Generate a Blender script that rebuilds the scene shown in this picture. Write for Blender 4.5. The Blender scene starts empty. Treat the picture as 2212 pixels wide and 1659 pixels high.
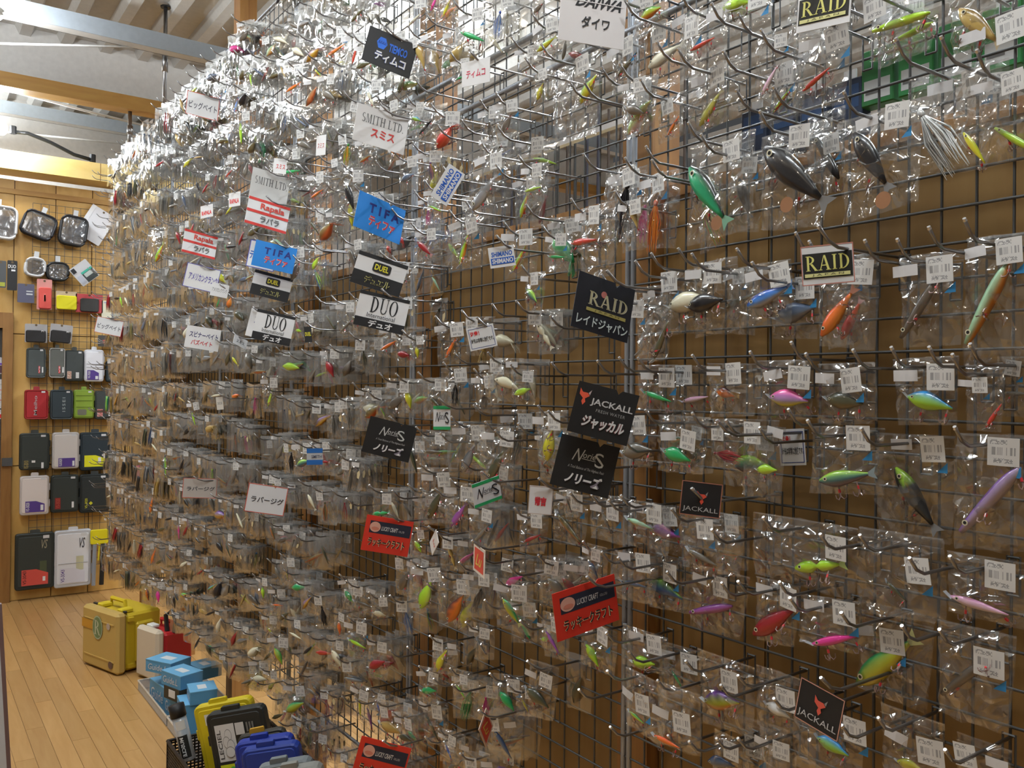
import bpy, math, random
import numpy as np
from mathutils import Matrix, Vector

random.seed(7)
RNG = np.random.default_rng(7)
S = bpy.context.scene
COL = S.collection

# ------------------------------------------------------------------ camera
IW, IH, FPX = 2212, 1659, 1850.0
YAW, PITCH, ROLL = math.radians(35.5), math.radians(0.29), math.radians(0.6)
CAM = np.array([0.0, -1.2, 1.5])
_F = np.array([-math.cos(YAW) * math.cos(PITCH), math.sin(YAW) * math.cos(PITCH), math.sin(PITCH)])
_R0 = np.cross(_F, [0, 0, 1.0]); _R0 /= np.linalg.norm(_R0)
_U0 = np.cross(_R0, _F)
_R = math.cos(ROLL) * _R0 + math.sin(ROLL) * _U0
_U = -math.sin(ROLL) * _R0 + math.cos(ROLL) * _U0
cd = bpy.data.cameras.new('camera'); cam = bpy.data.objects.new('camera', cd); COL.objects.link(cam)
cd.sensor_width = 36.0; cd.lens = 36.0 * FPX / IW; cd.clip_start = 0.02; cd.clip_end = 60
_m = Matrix.Identity(4)
for i in range(3):
    _m[i][0] = _R[i]; _m[i][1] = _U[i]; _m[i][2] = -_F[i]; _m[i][3] = CAM[i]
cam.matrix_world = _m
S.camera = cam


def at(x, y, axis, val):
    """photograph pixel -> point on the world plane axis=val"""
    d = _F + (x - IW / 2) / FPX * _R - (y - IH / 2) / FPX * _U
    t = (val - CAM[axis]) / d[axis]
    return CAM + t * d


def proj(p):
    d = np.asarray(p) - CAM
    z = d @ _F
    return IW / 2 + FPX * (d @ _R) / z, IH / 2 - FPX * (d @ _U) / z, z


# ------------------------------------------------------------------ world, lights, exposure
S.view_settings.view_transform = 'Standard'
S.view_settings.look = 'None'
S.view_settings.gamma = 1.0
S.view_settings.use_curve_mapping = False
S.view_settings.exposure = -0.05
w = bpy.data.worlds.new('world'); S.world = w
w.use_nodes = True
w.node_tree.nodes['Background'].inputs[0].default_value = (0.95, 0.97, 1.0, 1)
w.node_tree.nodes['Background'].inputs[1].default_value = 0.06
S.cycles.transparent_max_bounces = 14
S.cycles.max_bounces = 4
S.cycles.diffuse_bounces = 2
S.cycles.glossy_bounces = 2
S.cycles.transmission_bounces = 2
S.cycles.adaptive_threshold = 0.15
S.cycles.sample_clamp_indirect = 4.0
S.cycles.caustics_reflective = False
S.cycles.caustics_refractive = False


def area(name, loc, sx, sy, power, color=(1, 1, 1), rot=(0, 0, 0)):
    l = bpy.data.lights.new(name, 'AREA'); l.shape = 'RECTANGLE'; l.size = sx; l.size_y = sy
    l.energy = power; l.color = color
    o = bpy.data.objects.new(name, l); COL.objects.link(o); o.location = loc; o.rotation_euler = rot
    return o


COOL = (0.88, 0.95, 1.0)
LIGHTS = [(-0.3, -0.74, 25), (-2.2, -0.74, 25), (-4.2, -1.25, 25), (-0.6, 1.3, 52), (-2.6, 1.3, 55), (-4.8, 1.3, 45), (-6.9, -1.0, 38), (-5.5, -1.5, 16)]  # last two are unseen lamps added to brighten the far bay and bulkhead
for lx, ly, pw in LIGHTS:
    area('tube_light', (lx, ly, 3.30), 1.2, 0.07, pw, COOL)
    area('tube_light_up', (lx, ly, 3.32), 1.2, 0.07, pw * 0.8, COOL, (math.pi, 0, 0))

WARM = (1.0, 0.87, 0.70)
SPOTS = [(-0.6, -2.0, 3.2, 11), (-1.7, -1.9, 3.2, 11), (-2.9, -1.8, 3.2, 10), (-0.2, -0.45, 3.3, 5)]      # small warm lamps, unseen, added to make the bags sparkle
for lx, ly, lz, pw in SPOTS:
    l = bpy.data.lights.new('sparkle_lamp', 'POINT'); l.energy = pw; l.color = WARM; l.shadow_soft_size = 0.035
    o = bpy.data.objects.new('sparkle_lamp', l); COL.objects.link(o); o.location = (lx, ly, lz)

# ------------------------------------------------------------------ materials
MAT = {}


def pm(name, col, rough=0.5, metal=0.0, **kw):
    if name in MAT:
        return MAT[name]
    m = bpy.data.materials.new(name); m.use_nodes = True
    nt = m.node_tree; b = nt.nodes['Principled BSDF']
    c = tuple(col) + (1,) if len(col) == 3 else col
    b.inputs['Base Color'].default_value = c
    b.inputs['Roughness'].default_value = rough
    b.inputs['Metallic'].default_value = metal
    for k, v in kw.items():
        b.inputs[k.replace('_', ' ')].default_value = v
    # a little procedural unevenness so that no surface is flat
    n = nt.nodes.new('ShaderNodeTexNoise'); n.inputs['Scale'].default_value = 35
    n.inputs['Detail'].default_value = 3
    geo = nt.nodes.new('ShaderNodeNewGeometry')
    nt.links.new(geo.outputs['Position'], n.inputs['Vector'])
    mx = nt.nodes.new('ShaderNodeMix'); mx.data_type = 'RGBA'; mx.blend_type = 'MULTIPLY'
    mx.inputs[0].default_value = 0.18
    mx.inputs[6].default_value = c
    nt.links.new(n.outputs['Fac'], mx.inputs[7])
    nt.links.new(mx.outputs[2], b.inputs['Base Color'])
    MAT[name] = m
    return m


def attr_mat(name, rough, coat=0.0, metal=0.0):
    m = bpy.data.materials.new(name); m.use_nodes = True
    nt = m.node_tree; b = nt.nodes['Principled BSDF']
    a = nt.nodes.new('ShaderNodeAttribute'); a.attribute_name = 'Col'
    nt.links.new(a.outputs['Color'], b.inputs['Base Color'])
    b.inputs['Roughness'].default_value = rough
    b.inputs['Metallic'].default_value = metal
    b.inputs['Coat Weight'].default_value = coat
    MAT[name] = m
    return m


attr_mat('lure_paint', 0.3, 0.5)
attr_mat('print_ink', 0.55)
pm('zinc', (0.13, 0.135, 0.14), 0.45, 0.6)
pm('chrome', (0.36, 0.36, 0.37), 0.28, 0.9)
pm('steel_joint', (0.42, 0.45, 0.50), 0.45, 0.6)
pm('hook_metal', (0.22, 0.17, 0.15), 0.3, 0.9)
pm('white_paint', (0.86, 0.86, 0.84), 0.6)
pm('sticker', (0.78, 0.78, 0.80), 0.45)
pm('black_plastic', (0.012, 0.013, 0.014), 0.35)
pm('white_plastic', (0.82, 0.80, 0.74), 0.4)


def film_mat(name, gloss, haze, tint, rough=0.13, bump=0.0, base=0.07, scale=20):
    m = bpy.data.materials.new(name); m.use_nodes = True
    nt = m.node_tree; nt.nodes.clear(); N = nt.nodes.new; L = nt.links.new
    out = N('ShaderNodeOutputMaterial')
    tr = N('ShaderNodeBsdfTransparent'); tr.inputs[0].default_value = tint
    gl = N('ShaderNodeBsdfGlossy'); gl.inputs['Color'].default_value = (1, 1, 1, 1); gl.inputs['Roughness'].default_value = rough
    df = N('ShaderNodeBsdfDiffuse'); df.inputs[0].default_value = (0.76, 0.81, 0.85, 1)
    lw = N('ShaderNodeLayerWeight'); lw.inputs[0].default_value = 0.42
    if bump:
        geo = N('ShaderNodeNewGeometry')
        nz = N('ShaderNodeTexNoise'); nz.inputs['Scale'].default_value = scale; nz.inputs['Detail'].default_value = 0; nz.inputs['Distortion'].default_value = 2.5
        L(geo.outputs['Position'], nz.inputs['Vector'])
        bp = N('ShaderNodeBump'); bp.inputs['Strength'].default_value = bump; bp.inputs['Distance'].default_value = 0.02
        L(nz.outputs['Fac'], bp.inputs['Height'])
        L(bp.outputs[0], gl.inputs['Normal'])
    ma = N('ShaderNodeMath'); ma.operation = 'MULTIPLY_ADD'; ma.use_clamp = True
    L(lw.outputs['Facing'], ma.inputs[0]); ma.inputs[1].default_value = gloss; ma.inputs[2].default_value = base
    m1 = N('ShaderNodeMixShader'); L(ma.outputs[0], m1.inputs[0]); L(tr.outputs[0], m1.inputs[1]); L(gl.outputs[0], m1.inputs[2])
    m2 = N('ShaderNodeMixShader'); m2.inputs[0].default_value = haze; L(m1.outputs[0], m2.inputs[1]); L(df.outputs[0], m2.inputs[2])
    L(m2.outputs[0], out.inputs[0])
    MAT[name] = m
    return m


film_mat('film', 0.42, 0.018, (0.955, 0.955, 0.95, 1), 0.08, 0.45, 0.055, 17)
film_mat('film_far', 0.40, 0.035, (0.83, 0.825, 0.81, 1), 0.09, 0, 0.085)  # darker tint puts the shade inside dense far stacks into the film
film_mat('pale_top_far', 0.45, 0.13, (0.84, 0.84, 0.84, 1), 0.12, 0, 0.12)  # whitish band painting in the brighter, layered tops of far stacks
film_mat('seam', 0.40, 0.10, (0.95, 0.95, 0.95, 1), 0.15)
film_mat('pouch_clear', 0.6, 0.04, (0.80, 0.80, 0.82, 1), 0.10, 0.5, 0.12, 9)
film_mat('clear_plastic', 0.35, 0.42, (0.9, 0.9, 0.92, 1), 0.2)
film_mat('clear_tray', 0.35, 0.10, (0.95, 0.95, 0.96, 1), 0.15)


def label_mat():
    """white price label with a printed barcode; Col holds the label's own u,v"""
    m = bpy.data.materials.new('price_label'); m.use_nodes = True
    nt = m.node_tree; b = nt.nodes['Principled BSDF']; N = nt.nodes.new; L = nt.links.new
    a = N('ShaderNodeAttribute'); a.attribute_name = 'Col'
    sp = N('ShaderNodeSeparateXYZ'); L(a.outputs['Vector'], sp.inputs[0])

    def math(op, x, y=None, c=False):
        n = N('ShaderNodeMath'); n.operation = op; n.use_clamp = c
        for i, v in enumerate((x, y)):
            if v is None: continue
            if isinstance(v, (int, float)): n.inputs[i].default_value = v
            else: L(v, n.inputs[i])
        return n.outputs[0]

    def band(v, lo, hi):
        return math('MULTIPLY', math('GREATER_THAN', v, lo), math('LESS_THAN', v, hi))
    u, v = sp.outputs[0], sp.outputs[1]
    wn = N('ShaderNodeTexWhiteNoise'); wn.noise_dimensions = '1D'
    L(math('FLOOR', math('MULTIPLY', u, 42)), wn.inputs['W'])
    bars = math('MULTIPLY', math('GREATER_THAN', wn.outputs['Value'], 0.5), math('MULTIPLY', band(u, 0.14, 0.88), band(v, 0.38, 0.66)))
    w2 = N('ShaderNodeTexWhiteNoise'); w2.noise_dimensions = '2D'
    cb = N('ShaderNodeCombineXYZ'); L(math('FLOOR', math('MULTIPLY', u, 26)), cb.inputs[0]); L(math('FLOOR', math('MULTIPLY', v, 24)), cb.inputs[1])
    L(cb.outputs[0], w2.inputs['Vector'])
    t1 = math('MULTIPLY', math('GREATER_THAN', w2.outputs['Value'], 0.5), math('MULTIPLY', band(u, 0.08, 0.62), band(v, 0.76, 0.92)))
    t2 = math('MULTIPLY', math('GREATER_THAN', w2.outputs['Value'], 0.45), math('MULTIPLY', band(u, 0.2, 0.8), band(v, 0.10, 0.27)))
    ink = math('MAXIMUM', bars, math('MAXIMUM', t1, t2), True)
    mx = N('ShaderNodeMix'); mx.data_type = 'RGBA'
    L(ink, mx.inputs[0]); mx.inputs[6].default_value = (0.74, 0.74, 0.73, 1); mx.inputs[7].default_value = (0.36, 0.36, 0.37, 1)
    L(mx.outputs[2], b.inputs['Base Color']); b.inputs['Roughness'].default_value = 0.5
    MAT['price_label'] = m


label_mat()


def wood_mat(name, c1, c2, scale=(1, 1, 1), rough=0.45, spec=0.4):
    m = bpy.data.materials.new(name); m.use_nodes = True
    nt = m.node_tree; b = nt.nodes['Principled BSDF']; N = nt.nodes.new; L = nt.links.new
    geo = N('ShaderNodeNewGeometry'); mp = N('ShaderNodeMapping'); mp.inputs['Scale'].default_value = scale
    oi = N('ShaderNodeObjectInfo')
    ad = N('ShaderNodeVectorMath'); ad.operation = 'ADD'
    cbx = N('ShaderNodeCombineXYZ')
    mm = N('ShaderNodeMath'); mm.operation = 'MULTIPLY'; mm.inputs[1].default_value = 17
    L(oi.outputs['Random'], mm.inputs[0]); L(mm.outputs[0], cbx.inputs[0]); L(mm.outputs[0], cbx.inputs[2])
    L(geo.outputs['Position'], mp.inputs[0]); L(mp.outputs[0], ad.inputs[0]); L(cbx.outputs[0], ad.inputs[1])
    n = N('ShaderNodeTexNoise'); n.inputs['Scale'].default_value = 5; n.inputs['Detail'].default_value = 6; n.inputs['Distortion'].default_value = 0.6
    L(ad.outputs[0], n.inputs['Vector'])
    rp = N('ShaderNodeValToRGB'); rp.color_ramp.elements[0].position = 0.3; rp.color_ramp.elements[1].position = 0.7
    rp.color_ramp.elements[0].color = tuple(c1) + (1,); rp.color_ramp.elements[1].color = tuple(c2) + (1,)
    L(n.outputs['Fac'], rp.inputs[0])
    hs = N('ShaderNodeHueSaturation'); L(rp.outputs[0], hs.inputs['Color'])
    mv = N('ShaderNodeMapRange'); mv.inputs[3].default_value = 0.9; mv.inputs[4].default_value = 1.1
    L(oi.outputs['Random'], mv.inputs[0]); L(mv.outputs[0], hs.inputs['Value'])
    L(hs.outputs[0], b.inputs['Base Color'])
    b.inputs['Roughness'].default_value = rough
    bp = N('ShaderNodeBump'); bp.inputs['Strength'].default_value = 0.08; L(n.outputs['Fac'], bp.inputs['Height']); L(bp.outputs[0], b.inputs['Normal'])
    MAT[name] = m
    return m


wood_mat('ply_brown', (0.26, 0.145, 0.042), (0.33, 0.195, 0.065), (4, 4, 0.5), 0.5)
wood_mat('post_wood', (0.34, 0.15, 0.045), (0.50, 0.26, 0.08), (8, 8, 0.5), 0.5)
wood_mat('wall_ply', (0.62, 0.34, 0.085), (0.76, 0.47, 0.15), (2, 2, 0.8), 0.4)
wood_mat('fascia_wood', (0.80, 0.58, 0.20), (0.88, 0.68, 0.28), (2, 0.6, 2), 0.5)
wood_mat('beam_wood', (0.48, 0.24, 0.06), (0.62, 0.36, 0.10), (3, 0.5, 3), 0.45)
wood_mat('frame_wood', (0.24, 0.11, 0.03), (0.34, 0.17, 0.05), (6, 6, 0.6), 0.4)
wood_mat('floor_wood', (0.50, 0.27, 0.09), (0.58, 0.34, 0.13), (0.7, 6, 1), 0.32)
wood_mat('door_wood', (0.66, 0.38, 0.14), (0.76, 0.47, 0.2), (4, 4, 0.7), 0.35)
pm('floor_gap', (0.20, 0.11, 0.05), 0.8)
pm('deck_white', (0.66, 0.64, 0.60), 0.5)
pm('bulkhead', (0.88, 0.86, 0.83), 0.7)
pm('aisle_grey', (0.36, 0.34, 0.32), 0.7)
pm('beam_grey', (0.40, 0.45, 0.50), 0.5, 0.1)
pm('beam_dark', (0.06, 0.055, 0.05), 0.6)


# ------------------------------------------------------------------ mesh building
def rot2(a):
    c, s = math.cos(a), math.sin(a)
    return np.array([[c, -s], [s, c]])


def rotm(ax, a):
    return np.array(Matrix.Rotation(a, 3, ax))


class MB:
    """collects faces with a colour per vertex and a material index per face"""
    def __init__(self):
        self.v = []; self.f = []; self.m = []; self.c = []

    def add(self, verts, faces, col=(0.8, 0.8, 0.8), mi=0, M=None):
        o = len(self.v)
        verts = [np.asarray(p, float) for p in verts]
        if M is not None:
            verts = [M[0] @ p + M[1] for p in verts]
        self.v += verts
        if len(col) == len(verts) and hasattr(col[0], '__len__'):
            self.c += [tuple(c[:3]) for c in col]
        else:
            self.c += [tuple(col[:3])] * len(verts)
        for fc in faces:
            self.f.append([o + i for i in fc]); self.m.append(mi)
        return self

    def box(self, lo, hi, col=(0.8, 0.8, 0.8), mi=0, bev=0.0, M=None):
        x0, y0, z0 = lo; x1, y1, z1 = hi
        if bev <= 0:
            vs = [(x, y, z) for z in (z0, z1) for y in (y0, y1) for x in (x0, x1)]
            fs = [(0, 2, 3, 1), (4, 5, 7, 6), (0, 1, 5, 4), (2, 6, 7, 3), (0, 4, 6, 2), (1, 3, 7, 5)]
            return self.add(vs, fs, col, mi, M)
        b = bev
        # chamfered box: 24 verts
        vs = []; idx = {}
        for sx in (0, 1):
            for sy in (0, 1):
                for sz in (0, 1):
                    p = (x1 if sx else x0, y1 if sy else y0, z1 if sz else z0)
                    d = (-b if sx else b, -b if sy else b, -b if sz else b)
                    for ax in range(3):
                        q = [p[i] + (0 if i == ax else d[i]) for i in range(3)]
                        idx[(sx, sy, sz, ax)] = len(vs); vs.append(q)
        fs = []
        I = lambda *k: idx[k]
        for s in (0, 1):
            q = [I(s, 0, 0, 0), I(s, 1, 0, 0), I(s, 1, 1, 0), I(s, 0, 1, 0)]; fs.append(q if s else q[::-1])
            q = [I(0, s, 0, 1), I(0, s, 1, 1), I(1, s, 1, 1), I(1, s, 0, 1)]; fs.append(q if s else q[::-1])
            q = [I(0, 0, s, 2), I(1, 0, s, 2), I(1, 1, s, 2), I(0, 1, s, 2)]; fs.append(q if s else q[::-1])
        for a in (0, 1):
            for c in (0, 1):
                fs.append([I(a, c, 0, 0), I(a, c, 1, 0), I(a, c, 1, 1), I(a, c, 0, 1)])
                fs.append([I(a, 0, c, 0), I(a, 1, c, 0), I(a, 1, c, 2), I(a, 0, c, 2)])
                fs.append([I(0, a, c, 1), I(1, a, c, 1), I(1, a, c, 2), I(0, a, c, 2)])
        for sx in (0, 1):
            for sy in (0, 1):
                for sz in (0, 1):
                    fs.append([I(sx, sy, sz, 0), I(sx, sy, sz, 1), I(sx, sy, sz, 2)])
        return self.add(vs, fs, col, mi, M)

    def tube(self, pts, r, n=5, col=(0.5, 0.5, 0.5), mi=0, M=None, caps=True):
        pts = [np.asarray(p, float) for p in pts]
        rs = r if hasattr(r, '__len__') else [r] * len(pts)
        vs = []; fs = []
        for i, p in enumerate(pts):
            t = pts[min(i + 1, len(pts) - 1)] - pts[max(i - 1, 0)]
            t = t / (np.linalg.norm(t) + 1e-12)
            a = np.array([0, 0, 1.0]) if abs(t[2]) < 0.9 else np.array([1.0, 0, 0])
            u = np.cross(t, a); u /= np.linalg.norm(u); w_ = np.cross(t, u)
            for k in range(n):
                an = 2 * math.pi * k / n
                vs.append(p + rs[i] * (math.cos(an) * u + math.sin(an) * w_))
        for i in range(len(pts) - 1):
            for k in range(n):
                k2 = (k + 1) % n
                fs.append((i * n + k, i * n + k2, (i + 1) * n + k2, (i + 1) * n + k))
        if caps:
            fs.append(tuple(range(n - 1, -1, -1))); fs.append(tuple((len(pts) - 1) * n + k for k in range(n)))
        return self.add(vs, fs, col, mi, M)

    def disc(self, c, r, n=8, axis=1, col=(0, 0, 0), mi=0, M=None, ry=None):
        ry = r if ry is None else ry
        vs = []
        for k in range(n):
            a = 2 * math.pi * k / n
            p = [0, 0, 0]; p[(axis + 1) % 3] = r * math.cos(a); p[(axis + 2) % 3] = ry * math.sin(a)
            vs.append(np.array(c) + p)
        return self.add(vs, [tuple(range(n))], col, mi, M)

    def mesh(self, name, mats, smooth=False):
        me = bpy.data.meshes.new(name)
        me.from_pydata([tuple(p) for p in self.v], [], self.f)
        for m in mats:
            me.materials.append(MAT[m] if isinstance(m, str) else m)
        if len(mats) > 1:
            me.polygons.foreach_set('material_index', self.m)
        ca = me.attributes.new('Col', 'FLOAT_COLOR', 'POINT')
        arr = np.ones((len(self.v), 4), np.float32); arr[:, :3] = np.array(self.c, np.float32).reshape(-1, 3)
        ca.data.foreach_set('color', arr.ravel())
        if smooth:
            me.polygons.foreach_set('use_smooth', [True] * len(me.polygons))
        me.update()
        return me

    def build(self, name, mats, parent=None, smooth=False, loc=None):
        if isinstance(mats, str): mats = [mats]
        return link(name, self.mesh(name, mats, smooth), parent, loc)

    def arrays(self):
        """triangulated arrays for joining"""
        tri = []; tm = []
        for f_, m_ in zip(self.f, self.m):
            for k in range(1, len(f_) - 1):
                tri.append((f_[0], f_[k], f_[k + 1])); tm.append(m_)
        return (np.array(self.v, np.float32), np.array(tri, np.int32), np.array(tm, np.int32), np.array(self.c, np.float32).reshape(-1, 3))


def link(name, data, parent=None, loc=None, rot=None):
    o = bpy.data.objects.new(name, data); COL.objects.link(o)
    if parent is not None: o.parent = parent
    if loc is not None: o.location = loc
    if rot is not None: o.rotation_euler = rot
    return o


def tag(o, label=None, cat=None, group=None, kind=None):
    if label: o['label'] = label
    if cat: o['category'] = cat
    if group: o['group'] = group
    if kind: o['kind'] = kind
    return o


def thing(name, label, cat, loc=(0, 0, 0), rot=(0, 0, 0), group=None):
    o = link(name, None, None, loc, rot); o.empty_display_size = 0.02
    return tag(o, label, cat, group)


def simple_box(name, lo, hi, mat, parent=None, bev=0.0):
    """box whose origin sits at its lower corner so that wood grain offsets stay in world space"""
    return MB().box(lo, hi, bev=bev).build(name, mat, parent)


# ------------------------------------------------------------------ the setting
fl = simple_box('floor', (-9, -3.2, -0.06), (2.2, 4.2, -0.004), 'floor_gap'); tag(fl, kind='structure')
PW, PL = 0.0725, 0.91
for j in range(-14, 8):
    y0 = j * PW - 0.02
    off = (j * 0.37) % 1.0 * PL
    x = -7.6 - off
    while x < -2.0:
        if x + PL > -7.4:
            simple_box('plank', (x + 0.0006, y0 + 0.0007, -0.02), (x + PL - 0.0006, y0 + PW - 0.0007, 0.0), 'floor_wood', fl)
        x += PL
simple_box('floor_field', (-2.0, -3.2, -0.02), (2.2, 4.2, -0.001), 'floor_wood', fl)
simple_box('floor_field', (-7.6, -3.2, -0.02), (-2.0, -14 * PW - 0.02, -0.001), 'floor_wood', fl)
simple_box('floor_field', (-7.6, 8 * PW - 0.02, -0.02), (-2.0, 4.2, -0.001), 'floor_wood', fl)

CEIL = 3.62
ce = simple_box('ceiling', (-9, -3.2, CEIL + 0.05), (2.2, 4.2, CEIL + 0.1), 'deck_white'); tag(ce, kind='structure')
for k in range(-14, 19):      # folded steel deck: trapezoid ribs along the aisle
    y = -0.16 + k * 0.225
    mb = MB()
    prof = [(-0.055, 0.052), (-0.03, 0.0), (0.03, 0.0), (0.055, 0.052)]
    vs = [(x, y + a, CEIL + b) for x in (-8.9, 2.1) for a, b in prof]
    mb.add(vs, [(0, 1, 5, 4), (1, 2, 6, 5), (2, 3, 7, 6), (0, 3, 2, 1), (4, 5, 6, 7), (0, 4, 7, 3)])
    mb.build('deck_rib', 'deck_white', ce)

# steel channel beams, bulkhead and timber beam under the deck
def channel(name, x, z0, z1, y0, y1):
    mb = MB()
    mb.box((x, y0, z0), (x + 0.006, y1, z1), mi=0)
    mb.box((x - 0.07, y0, z1 - 0.006), (x, y1, z1), mi=0)
    mb.box((x - 0.07, y0, z0), (x, y1, z0 + 0.006), mi=1)
    mb.box((x - 0.076, y0, z0), (x - 0.07, y1, z0 + 0.03), mi=2)
    return tag(mb.build(name, ['beam_grey', 'deck_white', 'beam_dark']), kind='structure')


channel('trim_1', -4.95, 3.34, 3.43, -3.2, 4.2)
channel('trim_2', -7.2, 3.46, 3.55, -3.2, 4.2)
tag(simple_box('wall_bulkhead', (-6.06, -3.2, 3.36), (-5.98, 4.2, CEIL + 0.05), 'bulkhead'), kind='structure')
tag(simple_box('trim_3', (-6.08, -3.2, 3.285), (-5.96, 4.2, 3.372), 'beam_wood'), kind='structure')
tag(simple_box('wall_far', (-7.62, -3.2, 0), (-7.55, 4.2, CEIL + 0.05), 'bulkhead'), kind='structure')
tag(simple_box('wall_left', (-9, -3.25, 0), (2.2, -3.2, CEIL), 'aisle_grey'), kind='structure')
tag(simple_box('wall_rear', (2.2, -3.2, 0), (2.25, 4.2, CEIL), 'aisle_grey'), kind='structure')
tag(simple_box('wall_outer', (-9, 4.2, 0), (2.2, 4.25, CEIL), 'bulkhead'), kind='structure')

# back wall: plywood sheets with dark joints, projecting fascia on top
wb = simple_box('wall_back', (-6.95, -3.2, 0), (-6.81, 1.4, 2.9), 'frame_wood'); tag(wb, kind='structure')
ys = [-0.578, -0.325, -0.09, 0.15, 0.39, 0.63, 0.87, 1.11, 1.35]
zs = [0.0, 0.93, 1.84, 2.9]
for i in range(len(ys) - 1):
    for k in range(3):
        simple_box('plywood_panel', (-6.83, ys[i] + 0.003, zs[k] + 0.003), (-6.795, ys[i + 1] - 0.003, zs[k + 1] - 0.003), 'wall_ply', wb)
simple_box('plywood_panel', (-6.83, -3.15, 0), (-6.795, -1.44, 2.9), 'wall_ply', wb)
simple_box('plywood_panel', (-6.83, -1.44, 1.98), (-6.795, -0.581, 2.9), 'wall_ply', wb)
tag(simple_box('trim_4', (-6.83, -3.2, 2.93), (-6.60, 1.6, 3.055), 'fascia_wood'), kind='structure')
tag(simple_box('trim_5', (-6.81, -3.2, 2.80), (-6.78, 1.4, 2.835), 'beam_wood'), kind='structure')
simple_box('fascia_joint', (-6.601, -0.075, 2.93), (-6.5995, -0.071, 3.055), 'frame_wood', bpy.data.objects['trim_4'])
# door with frame
dr = thing('door_1', None, None, (-6.8, -1.0, 0)); tag(dr, kind='structure')
simple_box('door_leaf', (-0.02, -0.38, 0.01), (0.012, 0.353, 1.87), 'door_wood', dr)
simple_box('door_frame', (-0.02, 0.358, 0), (0.05, 0.42, 1.98), 'frame_wood', dr)
simple_box('door_frame', (-0.02, -0.45, 0), (0.05, -0.385, 1.98), 'frame_wood', dr)
simple_box('door_frame', (-0.02, -0.385, 1.875), (0.05, 0.358, 1.98), 'frame_wood', dr)
simple_box('door_catch', (0.012, 0.362, 0.935), (0.07, 0.425, 0.99), 'zinc', dr)
simple_box('door_seal', (-0.02, 0.34, 0.0), (0.014, 0.358, 1.87), 'beam_dark', dr)

# plank partition behind the wire grid, wooden studs rising above it
WY = 0.10
wr = simple_box('wall_right', (-6.3, WY + 0.03, 0.42), (1.4, WY + 0.06, 1.86), 'frame_wood'); tag(wr, kind='structure')
STUDS = [-1.33 - 0.905 * k for k in range(-3, 6)]
for i, sx in enumerate(STUDS):
    a, b = sx + 0.05, sx + 0.905 - 0.05
    n = 3
    for k in range(n):
        x0 = a + (b - a) * k / n; x1 = a + (b - a) * (k + 1) / n
        if x1 > 1.4: continue
        simple_box('board', (x0 + 0.0015, WY, 0.42), (x1 - 0.0015, WY + 0.03, 1.90 - 0.004 * (k % 2)), 'ply_brown', wr)
    if sx < 1.4:
        simple_box('stud', (sx - 0.045, WY - 0.03, 0.0), (sx + 0.045, WY + 0.05, 3.4 if sx > -4.5 else 1.9), 'post_wood', wr)
simple_box('cap_rail', (-6.3, WY - 0.005, 1.90), (1.4, WY + 0.07, 1.925), 'post_wood', wr)

# ------------------------------------------------------------------ wire grid panels
JX = [-6.52, -5.83, -4.905, -4.0, -3.11, -2.175, -1.272, -0.345, 0.585]
GB, GM, GT = 0.36, 2.33, 3.03
_wire = {}


def wire_mesh(ax, ln, r):
    k = (ax, round(ln, 4), r)
    if k not in _wire:
        e = [0, 0, 0]; e[ax] = ln
        _wire[k] = MB().tube([(0, 0, 0), e], r, 5, caps=False).mesh('wire', ['zinc'], True)
    return _wire[k]


bay = ['at the far end by the tackle boxes', 'second from the far end', 'third from the far end', 'fourth from the far end', 'packed with hanging signs and bags',
       'left of the middle steel joint', 'with half empty pegs over bare brown boards', 'beyond the last black card']
for i in range(8):
    x0, x1 = JX[i], JX[i + 1]
    g = thing('wire_grid_panel', 'tall grey wire grid panel ' + bay[i], 'grid panel', (x0, 0, GB), group='wire grid panels')
    ln = x1 - x0
    for ex in (0.008, ln - 0.008):
        link('frame_tube', wire_mesh(2, GT - GB, 0.006), g, (ex, 0, 0)).data.materials[0] = MAT['steel_joint']
    for ez, r in ((0, 0.006), (GM - GB, 0.008), (GM - GB - 0.10, 0.008), (GT - GB, 0.006)):
        link('frame_tube', wire_mesh(0, ln, r), g, (0, 0, ez)).data.materials[0] = MAT['steel_joint']
    n = int(round(ln / 0.05))
    for k in range(1, n):
        link('vertical_wire', wire_mesh(2, GT - GB, 0.0021), g, (ln * k / n, 0.003, 0))
    z = 0.05
    while GB + z < GT - 0.02:
        link('horizontal_wire', wire_mesh(0, ln, 0.0023), g, (0, -0.001, z))
        z += 0.05

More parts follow.
